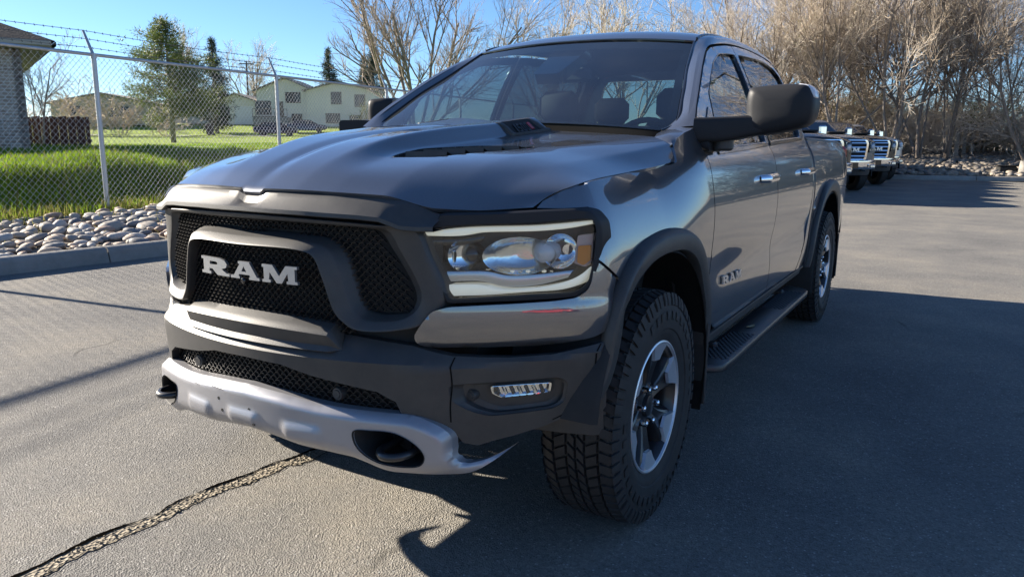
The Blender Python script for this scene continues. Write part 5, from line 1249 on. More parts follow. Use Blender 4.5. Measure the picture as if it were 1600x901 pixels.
def twig_mesh(tw, mn=.0045):
    A = np.array([t[0] for t in tw]); B = np.array([t[1] for t in tw]); ra = np.maximum([t[2] for t in tw], mn); rb = np.maximum([t[3] for t in tw], mn*.7)
    d = B-A; d /= np.linalg.norm(d, axis=1)[:, None]+1e-9; x = np.cross(d, [.31, .77, .55]); x /= np.linalg.norm(x, axis=1)[:, None]+1e-9; y = np.cross(d, x); V = []
    for P, R in ((A, ra), (B, rb)):
        for k in range(3): a = 2*np.pi*k/3; V.append(P+(np.cos(a)*x+np.sin(a)*y)*np.asarray(R)[:, None])
    V = np.stack(V, 1).reshape(-1, 3); i = np.arange(len(A))*6; F = []
    for k in range(3): m = (k+1) % 3; F += [np.stack([i+k, i+m, i+3+m], 1), np.stack([i+k, i+3+m, i+3+k], 1)]
    return V, np.concatenate(F)
def bare_tree_meshes(seed, H=9, stems=3, r0=.16, spread=.35, kids=(9, 7, 7), mn=.006, up=.25, buds=0, wob=.12, mats=('bark', 'twig'), ratio=.55):
    r = np.random.default_rng(seed); P, T = limbs(r, (0, 0, 0), stems, H, r0, spread, 3, kids, up, wob, ratio)
    a = mesh_data('trunk', *join(P), M[mats[0]], 180); b = fast_obj('twigs', *twig_mesh(T, mn), M[mats[1]], 'mesh'); c = None
    if buds:
        pts = np.array([t[1] for t in T]); pts = pts[r.choice(len(pts), min(len(pts), buds), replace=False)]+r.normal(0, .05, (min(len(pts), buds), 3)); n = len(pts)
        c = fast_obj('buds', *blades(pts, r.uniform(.04, .10, n), np.full(n, .035), 1.0, r), M['bud'], 'mesh')
    return a, b, c
def put_tree(ms, loc, rz, sc, name, label, group=None, parts=('trunk', 'twigs', 'buds')):
    t = thing(name, label, 'tree', loc, rz, group); t.scale = sc if hasattr(sc, '__len__') else (sc,)*3
    for m_, n in zip(ms, parts):
        if m_ is not None:
            q = link(n, m_, t)
            if n in ('buds', 'foliage'): q['kind'] = 'stuff'
    return t
def conifer_meshes(seed, H, R0, n_whorl, mat, crown0=.12, gap=.0, clump=.28, dens_=1.0, shape=.75, bl=.16):
    r = np.random.default_rng(seed); limbs_ = [tube([(0, 0, 0), (.02*H*.1, 0, H*.5), (0, .01, H)], [H*.022, H*.015, .01], 8)]; C = []
    for i in range(n_whorl):
        t = crown0+(1-crown0)*(i/n_whorl)**.95; z = t*H; L = R0*(1-((t-crown0)/(1-crown0))**1.25)**shape*r.uniform(.75, 1.2)+.15
        if t < crown0+.10: L *= .75
        for k in range(r.integers(4, 7)):
            a = r.uniform(0, 6.283); l = L*r.uniform(.6, 1.15); tip = np.array([math.cos(a)*l, math.sin(a)*l, z+l*r.uniform(-.05, .40)]); st = np.array([0, 0, z]); mid = st*.5+tip*.5-[0, 0, l*.06]
            limbs_.append(tube([st, mid, tip], [.035*(1-t)+.012, .018, .006], 4, False))
            for q in np.arange(.28, 1.02, .13/max(l, .4)*clump/.28):
                p = (st*(1-q)**2+2*mid*q*(1-q)+tip*q*q); 
                if r.random() < gap: continue
                C.append(p+r.normal(0, .05+.10*l*.3, 3))
    C = np.array(C); n = len(C); k = int(16*dens_); P = np.repeat(C, k, 0)+r.normal(0, clump*.33, (n*k, 3)); d = P-np.repeat(C, k, 0)+r.normal(0, .05, (n*k, 3)); d[:, 2] += .03; d /= np.linalg.norm(d, axis=1)[:, None]
    x = np.cross(d, r.normal(size=d.shape)); x /= np.linalg.norm(x, axis=1)[:, None]; w = bl*.14*r.uniform(.7, 1.4, len(P))[:, None]; tip = P+d*bl*r.uniform(.7, 1.5, len(P))[:, None]
    V = np.stack([P-x*w, P+x*w, tip], 1).reshape(-1, 3); F = np.arange(len(V)).reshape(-1, 3)
    return mesh_data('trunk', *join(limbs_), M['bark'], 180), fast_obj('foliage', V, F, M[mat], 'mesh'), None
def bush_mesh(seed, R, H, n, mn=.006, kids=(6, 5), mat='twig'):
    r = np.random.default_rng(seed); T = []
    for i in range(n):
        a = r.uniform(0, 6.28); q = r.uniform(0, .3)*R; p = np.array([math.cos(a)*q, math.sin(a)*q, 0]); d = np.array([math.cos(a)*r.uniform(.1, 1.0), math.sin(a)*r.uniform(.1, 1.0), 1.0]); L = H*r.uniform(.5, 1.0)
        def g(p, d, L, lev):
            P = [p]
            for k in range(4):
                d = d+r.normal(0, .16, 3); d /= np.linalg.norm(d); P.append(P[-1]+d*L/4); T.append((P[-2], P[-1], .012*.55**lev, .010*.55**lev))
            if lev < len(kids):
                for k in range(kids[lev]): j = r.integers(1, 5); g(P[j], d+r.normal(0, .55, 3), L*.5, lev+1)
        g(p, d, L, 0)
    return fast_obj('twigs', *twig_mesh(T, mn), M[mat], 'mesh')
def build_trees():
    r = np.random.default_rng(21)
    def T(lat, dep): x, y = gl(lat, dep); return (x, y, float(terrain(x, y))-.05)
    put_tree(bare_tree_meshes(41, 9.0, 7, .135, .85, (11, 9, 7), .006, .30, 0, .10, ('bark', 'bark'), .50), T(-5.0, 40), .6, (1.0, 1.0, 1.0), 'bare_tree', 'big leafless tree with many spreading stems behind the fence and the windshield')
    put_tree(conifer_meshes(5, 6.9, 3.1, 28, 'needles', .20, .04, .32, 1.15, .66), T(-19.7, 45), 0, 1.0, 'pine_tree', 'bushy green pine with a bare lower trunk on the lawn behind the fence', parts=('trunk', 'foliage'))
    sp = conifer_meshes(8, 11, 2.3, 30, 'needles_dark', .05, .05, .38, 1.0, .9, .24)
    put_tree(sp, T(-33.5, 88), 0, (1, 1, .95), 'spruce_tree', 'dark spruce just right of the bushy pine, beside the tan house', parts=('trunk', 'foliage'))
    put_tree(sp, T(-30, 128), 1.0, (1.1, 1.1, 1.12), 'spruce_tree', 'dark conifer behind the left gable of the cream house', parts=('trunk', 'foliage'))
    put_tree(sp, T(-25, 132), 2.0, (.9, .9, 1.05), 'spruce_tree', 'slim conifer behind the right gable of the cream house', parts=('trunk', 'foliage'))
    put_tree(sp, T(-22.5, 126), 3.0, (1.1, 1.1, 1.25), 'spruce_tree', 'brownish conifer showing through the big bare tree', parts=('trunk', 'foliage'))
    far = bare_tree_meshes(43, 9.5, 3, .18, .40, (10, 9, 7), .011, .2, 0, .13, ('bark', 'twig_grey'), .55)
    put_tree(far, T(-42.5, 128), .3, (1.2, 1.2, 1.15), 'bare_tree', 'round leafless tree on the skyline left of the cream house')
    put_tree(far, T(-50, 118), 1.3, (1.0, 1.0, 1.25), 'bare_tree', 'leafless tree rising behind the bushy pine')
    sm = bare_tree_meshes(44, 3.2, 3, .04, .3, (7, 6, 5), .006, .3, 0, .12, ('bark', 'twig'), .55)
    put_tree(sm, T(-16.4, 27), 0, 1.0, 'young_tree', 'small leafless tree beside the corner of the brick house')
    hedge = bush_mesh(6, 1.6, 3.2, 14, .02)
    for i, (l, d, s) in enumerate(((-40.5, 72, 1.2), (-36.5, 72, 1.15), (-33, 74, 1.0), (-44.5, 70, .8))):
        x, y, z = T(l, d); b = link('bare_shrub', hedge, loc=(x, y, z), rot=(0, 0, i*1.7), scale=(s*1.3, s*1.3, s)); tag(b, 'leafless shrubs massed in front of the tan house across the street', 'shrub', 'shrubs before the tan house')
    b = link('bare_shrub', bush_mesh(9, 1.0, 2.6, 12, .014, (6, 5), 'bud'), loc=T(-18.6, 97), scale=(1.3, 1.3, 1.2)); tag(b, 'yellowish budding shrub at the right wall of the cream house', 'shrub')
    # trees behind the windshield and the roof
    for i, (l, d, s) in enumerate(((3.5, 72, 1.15), (7.0, 68, 1.1), (11, 76, 1.25))):
        x, y = gl(l, d); put_tree(far, (x, y, .6), i*1.1, (s, s, s*1.05), 'bare_tree', 'leafless tree in the row beyond the truck roof', 'leafless trees beyond the truck roof')
    # the thicket
    var = [bare_tree_meshes(50+i, 8.5+.6*i, (4, 3, 5, 3, 4)[i], .095, (.34, .25, .42, .3, .5)[i], (12, 10, 8), .0062, .2, (0, 700, 0, 0, 900)[i], .15, (('bark', 'twig'), ('bark_dark', 'twig_grey'), ('bark', 'twig_grey'), ('bark_dark', 'twig'), ('bark', 'twig'))[i], .52) for i in range(5)]
    spots = []
    for x in np.arange(-8, 9.5, 1.35):
        for row in range(2):
            d = (4.2, 10.0)[row]+r.uniform(-1.4, 1.4); xx = x+r.uniform(-.7, .7); lane = abs((xx-2.0)-.40*(d-4)) < (.85+.03*d) and 1.0 < xx < 9
            if lane: continue
            spots.append((xx, float(far_line(xx))+d, .7+.05*d))
    for i, (x, y, z) in enumerate(spots):
        s = r.uniform(.62, .84); k = int(r.integers(5)); put_tree(var[k], (x, y, z-.15), r.uniform(0, 6.28), (s, s, s*r.uniform(.9, 1.15)*(1.05 if x < 6 else .95)), 'bare_tree', 'leafless grey-brown tree in the dense thicket beyond the car park', 'leafless trees of the thicket')
    br = [bush_mesh(70+i, 1.3, 2.3, 22, .0075, (7, 5), ('twig', 'twig_grey', 'bud')[i]) for i in range(3)]
    for i in range(70):
        x = r.uniform(-7, 10); d = r.uniform(3.2, 13); lane = abs((x-2.0)-.40*(d-4)) < (.9+.03*d) and 1 < x < 9
        if lane: continue
        s = r.uniform(.6, 1.25); o = link('brushwood', br[int(r.choice(3, p=[.45, .40, .15]))], loc=(x, float(far_line(x))+d, .55+.04*d), rot=(0, 0, r.uniform(0, 6.28)), scale=(s*1.3, s*1.3, s)); tag(o, 'tangled leafless brush under the thicket trees', 'brush', 'brush under the thicket')
    # hedgerow on the open side of the car park, seen only mirrored in the paint and glass
    for i in range(16):
        y = -60+i*8.0; put_tree(var[i % 5], (78+r.uniform(-3, 3), y, 0), r.uniform(0, 6.28), r.uniform(.55, .8), 'bare_tree', 'leafless tree in the row along the open side of the car park', 'leafless trees along the open side')
    return var
# ---- houses and other things beyond the fence
def rotz(V, a): c, s = math.cos(a), math.sin(a); V = np.asarray(V, float); return V@np.array([[c, s, 0], [-s, c, 0], [0, 0, 1]])
YAW = math.atan2(RH[1], RH[0])
def wall_uv(V): V = np.asarray(V); return np.stack([V[:, 0]+V[:, 1], V[:, 2]], 1)
def build_houses():
    # brick house at the left edge: local x along the view's right, y away, corner at the origin
    x, y = gl(-12.45, 20.0); z = float(terrain(x, y))-.05; hgt = 3.47-z
    h = thing('brick_house', 'brown brick house corner with a dark hip roof at the left edge', 'house', (x, y, z), YAW+R_(36))
    def wall(p0, p1, z0, z1, th=.2): 
        p0, p1 = np.array(p0, float), np.array(p1, float); d = (p1-p0)/np.linalg.norm(p1-p0); n = np.array([-d[1], d[0]])*th
        V = [(*p0, z0), (*p1, z0), (*p1, z1), (*p0, z1), (*(p0+n), z0), (*(p1+n), z0), (*(p1+n), z1), (*(p0+n), z1)]; F = [(0, 1, 2, 3), (5, 4, 7, 6), (1, 5, 6, 2), (4, 0, 3, 7), (3, 2, 6, 7)]
        L = np.linalg.norm(p1-p0); uv = [(0, z0), (L, z0), (L, z1), (0, z1)]*1+[(0, z0), (L, z0), (L, z1), (0, z1)]; return V, F, uv
    for p0, p1 in (((-12, 0), (0, 0)), ((0, 0), (0, 9)),):
        V, F, uv = wall(p0, p1, -.3, hgt); obj('brick_wall', V, F, M['brick'], h, smooth=False, uv=uv)
    o = .62; e = hgt+.02; ov = [(-13, -o, e), (o, -o, e), (o, 9+o, e), (-13, 9+o, e)]
    obj('soffit', ov, [(3, 2, 1, 0)], M['fascia'], h, smooth=False)
    L = []
    for a, b in ((0, 1), (1, 2)):
        A, B = np.array(ov[a]), np.array(ov[b]); L.append((np.array([A, B, B+[0, 0, .17], A+[0, 0, .17]]), [(0, 1, 2, 3)]))
        d = (B-A)/np.linalg.norm(B-A); n = np.array([d[1], -d[0], 0]); L.append(loft([[A+n*q+[0, 0, zz], B+n*q+[0, 0, zz]] for q, zz in ((.0, .05), (.07, .02), (.12, .06), (.12, .16), (.10, .17), (.10, .10), (0, .09))]))
    obj('gutter', *join(L), M['fascia'], h, 40)
    t = e+.175; obj('roof', [(-13, -o-.1, t), (o+.1, -o-.1, t), (o+.1, 9+o, t), (-13, 9+o, t), (-13, 4.5, t+2.25), (-4.4, 4.5, t+2.25)], [(0, 1, 5, 4), (1, 2, 5), (2, 3, 4, 5)], M['shingle'], h, smooth=False)
    obj('utility_box', *box(-1.3, -.28, .45, .95, .45, .9, .03), M['stone1'], h)
    # brown board fence beside it: boards one by one
    x, y = gl(-16.9, 27.2); z = float(terrain(x, y)); bf = thing('board_fence', 'low reddish brown board fence beside the brick house', 'fence', (x, y, z), YAW)
    bm_ = mesh_data('board', *box(0, 0, .5, .145, .025, 1.08, .006), M['red_fence'])
    for k in range(14): link('board', bm_, bf, loc=(.155*k, .008*(k % 2), .02*((k*7) % 3)), rot=(0, 0, 0))
    obj('rail', *join([box(1.0, .04, .25, 2.2, .05, .09), box(1.0, .04, .85, 2.2, .05, .09)]), M['red_fence'], bf)
    # cream split-level house across the street
    def house(name, label, lat, dep, W, D, wallh, roofh, mat, roofmat, rot=0, dz=0, wins=(), gable_x=True, ov=.5, doors=()):
        x, y = gl(lat, dep); z = float(terrain(x, y))-.1+dz; h = thing(name, label, 'house', (x, y, z), YAW+rot)
        w = W/2; ridge = wallh+roofh
        obj('wall', [(-w, 0, 0), (w, 0, 0), (w, D, 0), (-w, D, 0), (-w, 0, wallh), (w, 0, wallh), (w, D, wallh), (-w, D, wallh), (0, 0, ridge-.12), (0, D, ridge-.12)], [(0, 1, 5, 8, 4), (1, 2, 6, 5), (2, 3, 7, 9, 6), (3, 0, 4, 7)], M[mat], h, smooth=False)
        sl = roofh/w; e = w+ov; th = .16
        for s in (1, -1):
            P = [(0, -ov, ridge), (s*e, -ov, ridge-sl*e), (s*e, D+ov, ridge-sl*e), (0, D+ov, ridge)]; Q = [(a, b, c-th) for a, b, c in P]
            obj('roof', P+Q, [(0, 1, 2, 3), (7, 6, 5, 4), (0, 4, 5, 1), (1, 5, 6, 2), (2, 6, 7, 3)], M[roofmat], h, smooth=False)
        for (wx, wz, ww, wh) in wins:
            fr = obj('window', *join([box(wx, -.03, wz+wh/2+.04, ww+.16, .08, .08), box(wx, -.03, wz-wh/2-.04, ww+.16, .08, .08), box(wx-ww/2-.04, -.03, wz, .08, .08, wh), box(wx+ww/2+.04, -.03, wz, .08, .08, wh), box(wx, -.03, wz, .05, .07, wh)]), M['bark_dark'], h, smooth=False)
            obj('pane', *box(wx, -.015, wz, ww, .03, wh), M['window'], fr, smooth=False)
        for (wx, ww, wh, m_) in doors: obj('door', *box(wx, -.02, wh/2+.1, ww, .06, wh, .02), M[m_], h)
        return h
    h1 = house('cream_house', 'two storey cream house with a shallow gable and four dark windows', -22.2, 100, 8.3, 9, 4.7, 1.05, 'siding', 'shingle_tan', 0, 0, ((-.4, 3.6, 1.2, 1.4), (2.6, 3.3, 1.2, 1.4), (-.9, 1.1, 1.7, 1.1), (2.0, .9, 1.4, 1.0)))
    h2 = house('cream_house', 'entrance half of the cream house with steep left gable and porch rail', -29.4, 101, 7.4, 8, 4.5, 1.55, 'siding', 'shingle_tan', 0, .1, ((1.0, 3.5, 1.8, 1.2), (-2.9, 2.2, 1.9, 1.6), (1.4, 1.0, 1.2, .8)), doors=((-.8, 1.0, 2.9, 'bark_dark'),))
    L = [box(-1.6, -1.6, 1.05, 4.4, .08, .10), box(-1.6, -1.6, 2.0, 4.4, .06, .06)]+[box(-3.8+.4*k, -1.6, 1.5, .05, .05, 1.0) for k in range(12)]
    obj('porch_rail', *join(L), M['bark_dark'], h2, smooth=False); obj('porch_step', *box(-1.6, -.85, .5, 4.4, 1.6, 1.0), M['stone1'], h2)
    h3 = house('garage_wing', 'low garage wing with a long tan roof left of the cream house', -36.0, 101.5, 6.5, 7, 2.9, 1.1, 'siding', 'shingle_tan', 0, .2, ((-1.6, 1.5, 1.4, 1.2),), doors=((1.0, 2.4, 2.2, 'trim_white'),))
    h4 = house('tan_house', 'tan house with a broad low roof half hidden by the bushy pine', -50.5, 96, 12, 8, 2.7, 1.2, 'siding2', 'shingle_tan', R_(6), .3, ((-3.2, 1.5, 1.8, 1.3), (2.0, 1.5, 2.2, 1.3)))
    h5 = house('grey_house', 'pale house gable right of the pine, left of the garage wing', -42.0, 104, 7, 8, 3.0, 1.5, 'siding', 'shingle', R_(-4), .2, ((0, 1.6, 1.6, 1.2),))
    # wheelie bin
    x, y = gl(-31.4, 80.5); z = float(terrain(x, y))+.05; b = thing('wheelie_bin', 'dark wheelie bin standing at the roadside on the lawn', 'bin', (x, y, z), .4)
    r = [[(sx*w/2, sy*w/2, zz) for sx, sy in ((-1, -1), (1, -1), (1, 1), (-1, 1))] for w, zz in ((.48, .06), (.66, 1.0), (.70, 1.0), (.70, 1.05))]
    V, F = loft(r, cv=True); F.append((12, 13, 14, 15)); obj('bin_body', V, F, M['bin'], b, smooth=False); V, F = loft([[(-.37, -.40, 1.06), (.37, -.40, 1.06)], [(-.37, -.36, 1.12), (.37, -.36, 1.12)], [(-.37, .30, 1.18), (.37, .30, 1.18)], [(-.37, .40, 1.06), (.37, .40, 1.06)]]); obj('lid', V, F, M['bin'], b, 20)
    for sx in (-.28, .28): obj('bin_wheel', *cyl((sx-.04, .30, .12), (sx+.04, .30, .12), .12, n=14), M['black'], b)
    # distant utility pole
    x, y = gl(-37.2, 110); z = float(terrain(x, y)); p = thing('utility_pole', 'thin utility pole with a crossarm above the garage wing roof', 'utility pole', (x, y, z), YAW)
    obj('pole', *cyl((0, 0, 0), (0, 0, 8.6), .14, .10, 8), M['pole_wood'], p); obj('crossarm', *box(0, 0, 8.2, 2.0, .12, .14), M['pole_wood'], p)
    for sx in (-.85, -.3, .3, .85): obj('insulator', *cyl((sx, 0, 8.27), (sx, 0, 8.45), .05, n=6), M['trim_white'], p)
    # tall dark lamp post at the right edge
    x, y = gl(18.6, 28); lp = thing('light_pole', 'tall dark light pole standing in the thicket at the right edge', 'light pole', (x, y, .2)); lp.rotation_euler = (0, R_(1.6), 0)
    obj('pole', *cyl((0, 0, 0), (0, 0, 9.5), .11, .075, 12), M['steel'], lp); obj('pole_base', *cyl((0, 0, 0), (0, 0, .5), .22, .2, 12), M['kerb'], lp); obj('lamp_arm', *box(.5, 0, 9.45, 1.2, .08, .08), M['steel'], lp); obj('lamp_head', *box(1.2, 0, 9.42, .7, .3, .14, .03), M['steel'], lp)
    # weathered posts along the grassy lane through the thicket
    r = np.random.default_rng(4)
    pm = mesh_data('post', *join([box(0, 0, .75, .16, .05, 1.5, .01)]), M['grey_post'])
    f = thing('lane_fence', 'weathered grey board fence lining the left of the lane in the thicket', 'fence', (0, 0, 0)); f2 = thing('lane_fence', 'weathered grey board fence lining the right of the lane in the thicket', 'fence', (0, 0, 0))
    for k in range(16):
        d = 4.2+k*.72; xx = 1.0+.36*(d-4); link('board', pm, f, loc=(xx, float(far_line(xx))+d, .5+.03*d), rot=(r.normal(0, .05), r.normal(0, .05), r.uniform(-.3, .3)), scale=(1, 1, r.uniform(.8, 1.2)))
    for k in range(12):
        d = 5.4+k*.85; xx = 3.1+.46*(d-4); link('board', pm, f2, loc=(xx, float(far_line(xx))+d, .5+.03*d), rot=(r.normal(0, .05), r.normal(0, .05), r.uniform(-.3, .3)), scale=(1, 1, r.uniform(.7, 1.1)))
    n = 9000; d = r.uniform(5, 28, n); xx = 2.0+.41*(d-4)+r.uniform(-1, 1, n); P = np.stack([xx, far_line(xx)+d, .5+.03*d], 1)
    tag(fast_obj('lane_grass', *blades(P, r.uniform(.05, .22, n), np.full(n, .03), .5, r), M['dry_grass']), kind='stuff')
    # dark drain box on the stones
    bx, by = 3.05, float(far_line(3.05))+1.3; t = thing('drain_box', 'small black box lying on the stone bank by the lane', 'box', (bx, by, .28), .3)
    obj('box_body', *box(0, 0, .10, .60, .34, .24, .04), M['black'], t); obj('lid', *box(0, 0, .235, .66, .38, .05, .02), M['gloss_black'], t)

# ---- the four heavy pickups parked in a slanted row
def hd_truck(label, paint, rootloc, rz, group='heavy pickups parked in a row', proto=[]):
    t = thing('parked_pickup', label, 'pickup truck', rootloc, rz, group)
    if proto:
        for o, subs in proto:
            c = o.copy(); COL.objects.link(c); c.parent = t
            if o.get('painted'): c.data = o.data.copy(); c.data.materials.clear(); c.data.materials.append(M[paint])
            if 'painted' in c: del c['painted']
            for s in subs: q = s.copy(); COL.objects.link(q); q.parent = c
        return t
    K = []
    def part(name, VF, mat, sharp=35, subs=(), painted=False):
        o = obj(name, VF[0], VF[1], mat, t, sharp); ss = [obj(n_, v[0], v[1], m_, o, 40) for n_, v, m_ in subs]; K.append((o, ss))
        if painted: o['painted'] = 1
        return o
    A = np.linspace(-1, 1, 25)
    def sec(y, hw, zb, zs, zt, k=2.6):       # body cross-section: rocker, side, shoulder, top
        P = [(-hw*.93, zb), (-hw, zb+.12), (-hw, zs-.12), (-hw*.985, zs-.04), (-hw*.95, zs)]
        top = [(x*hw*.93, zs+(zt-zs)*(1-abs(x)**k)) for x in np.linspace(-.97, .97, 15)]
        R = P+top+[(-a, b) for a, b in P[::-1]]; return [(x, y, z) for x, z in R]
    nose = [sec(-.78, .80, .80, 1.30, 1.40), sec(-.74, .90, .72, 1.34, 1.46), sec(-.60, .985, .60, 1.38, 1.52), sec(-.2, 1.01, .58, 1.40, 1.575), sec(.4, 1.01, .58, 1.41, 1.60), sec(.78, 1.0, .58, 1.42, 1.60)]
    V, F = loft(nose); n0 = len(nose[0]); F.append(tuple(range(n0)))
    part('front_body', (V, F), M[paint], 30, painted=True)
    cab = [sec(y, .99, .56, 1.44, 1.46) for y in (.785, 1.5, 2.4, 3.18)]; part('cab_body', loft(cab), M[paint], 30, painted=True)
    bed = [sec(y, .985, .60, 1.46, 1.47) for y in (3.24, 4.2, 5.0, 5.25)]; V, F = loft(bed); F.append(tuple(range(3*n0+n0-1, 3*n0-1, -1))); part('bed', (V, F), M[paint], 30, painted=True)
    def ring(y0, y1, hw, z, r): return [(x, y, z) for x, y in rpoly([(-hw, y0), (hw, y0), (hw, y1), (-hw, y1)], r, 3)]
    gh = [ring(.80, 3.15, .93, 1.44, .06), ring(1.05, 3.13, .88, 1.64, .06), ring(1.45, 3.05, .78, 1.93, .08), ring(1.62, 2.95, .70, 1.985, .1), ring(1.9, 2.7, .4, 2.0, .1)]
    V, F = loft(gh, cv=True); n = len(gh[0]); F.append(tuple(range(4*n, 5*n))); part('roof', (V, F), M[paint], 30, painted=True)
    part('windshield', (np.array([(-.80, .835, 1.50), (.80, .835, 1.50), (.73, 1.405, 1.90), (-.73, 1.405, 1.90)]), [(0, 1, 2, 3)]), M['hd_glass'])
    for s in (1, -1):
        for y0, y1, y2, y3 in ((1.15, 1.52, 1.95, 1.95), (2.03, 2.03, 2.85, 2.78)):
            part('side_window', (np.array([(s*.925, y0, 1.49), (s*.815, y1, 1.87), (s*.815, y3, 1.87), (s*.925, y2, 1.49)]), [(0, 1, 2, 3)]), M['hd_glass'])
    part('hood_scoop', box(0, -.1, 1.595, .55, .5, .05, .02), M['black'])
    # chrome front: frame, bars, lamps, bumper
    fr = rpoly([(-.60, .86), (.60, .86), (.66, 1.30), (.60, 1.40), (-.60, 1.40), (-.66, 1.30)], .05, 3); c = fr.mean(0)
    def fy(Q, o): return np.stack([Q[:, 0], -.90+.10*(Q[:, 0]/.7)**2+o, Q[:, 1]], 1)
    part('grille_frame', loft([fy(fr, .2), fy(fr, .01), fy(c+(fr-c)*.985, -.012), fy(c+(fr-c)*.88, -.012), fy(c+(fr-c)*.86, .05)], cv=True), M['chrome'], 35)
    part('grille_backing', (fy(c+(fr-c)*.9, .05), [tuple(range(len(fr)))]), M['black'])
    xb = np.linspace(-.57, .57, 15)
    for zz in (.96, 1.075, 1.19, 1.305): part('grille_bar', loft([fy(np.stack([xb, 0*xb+zz+a], 1), b) for a, b in ((-.03, .03), (-.028, -.004), (.0, -.016), (.028, -.004), (.03, .03))]), M['chrome'], 30)
    L = []
    for ch, x0, w in (('R', -.30, .19), ('A', -.07, .15), ('M', .11, .16)): L.append(glyph(ch, x0, 1.09, w, .10, lambda u, v, d: np.stack([u, -.935+d+0*u, v], 1), .02, .02))
    part('grille_lettering', join(L), M['letter'])
    for s in (1, -1):
        hl = rpoly([(s*.665, 1.06), (s*.93, 1.10), (s*.95, 1.34), (s*.675, 1.36)], .03, 3); hc = hl.mean(0); f2 = lambda Q, o: np.stack([Q[:, 0], -.85+1.1*np.maximum(0, np.abs(Q[:, 0])-.6)**1.6+o, Q[:, 1]], 1)
        part('headlamp', loft([f2(hl, .2), f2(hl, -.0), f2(hc+(hl-hc)*.9, -.015), f2(hc+(hl-hc)*.85, .03)], cv=True), M['gloss_black'], 40, [('lamp_unit', join([(f2(hc+(hl-hc)*.88, .02), [tuple(range(len(hl)))])]), M['reflector']), ('lens', box(s*.79, -.79, 1.22, .12, .06, .12, .03), M['white_lamp'])])
        part('tow_hook', tube([(s*.42, -.85, .60), (s*.42, -1.0, .59), (s*.46, -1.04, .59), (s*.50, -1.0, .59), (s*.50, -.85, .60)], .02, 6), M['hook'])
        part('fog_lamp', box(s*.72, -.955, .70, .16, .05, .09, .02), M['reflector'])
        part('door_mirror', join([box(s*1.10, .86, 1.60, .22, .10, .30, .04), box(s*.99, .85, 1.50, .16, .07, .06, .02)]), M['chrome'] if s < 0 else M['chrome'])
    xs_ = np.linspace(-1.0, 1.0, 27); yb = -.98+.32*np.abs(xs_)**3
    bump_ = loft([np.stack([xs_, yb+o, 0*xs_+z], 1) for z, o in ((.86, .12), (.865, .02), (.84, -.015), (.70, -.02), (.62, 0), (.60, .10))]); part('chrome_bumper', bump_, M['chrome'], 30)
    part('air_dam', loft([np.stack([xs_*.9, yb+o, 0*xs_+z], 1) for z, o in ((.62, .06), (.46, .10), (.44, .2))]), M['plastic'])
    part('licence_panel', box(0, -1.005, .72, .55, .02, .16, .01), M['gloss_black'])
    tyre = revolve([(-.13, .23), (-.14, .30), (-.13, .38), (-.10, .415), (.10, .415), (.13, .38), (.14, .30), (.13, .23), (.10, .22)], 28); wh = revolve([(.08, .235), (.115, .22), (.09, .12), (.11, .06), (.12, 0)], 28)
    for x, y in ((.86, 0), (-.86, 0), (.86, 3.95), (-.86, 3.95)):
        s = 1 if x > 0 else -1; part('wheel', (tyre[0]*[s, 1, 1]+[x, y, .41], tyre[1]), M['rubber'], 40, [('hub', (wh[0]*[s, 1, 1]+[x, y, .41], wh[1]), M['chrome'])])
    for y in (0, 3.95):
        for s in (1, -1):
            th = np.linspace(0, np.pi, 17); part('wheel_arch', loft([np.stack([0*th+s*xx, y+r_*np.cos(th), .42+r_*np.sin(th)], 1) for xx, r_ in ((1.0, .46), (1.025, .47), (1.025, .53), (1.0, .54))]), M['black'])
    part('chassis', join([box(0, 2.2, .52, 1.5, 5.6, .16), box(0, -.2, .70, 1.5, .9, .4)]), M['black'])
    proto.extend(K); return t
def build_parked():
    hx = R_(90-50)
    hd_truck('dark heavy pickup nearest the camera in the parked row, mostly hidden by the big truck', 'hd_black', (-1.68, 16.9, 0), hx)
    hd_truck('second heavy pickup of the parked row, black with a broad chrome grille', 'hd_grey', (-1.55, 20.6, 0), hx)
    hd_truck('third heavy pickup of the parked row, black hood against a silver neighbour', 'hd_black', (-1.33, 24.3, 0), hx)
    hd_truck('silver heavy pickup at the far end of the parked row', 'hd_silver', (-1.38, 27.8, 0), hx)
    pr = hd_truck.__defaults__[1]
    for o, _s in pr:
        if 'painted' in o: del o['painted']
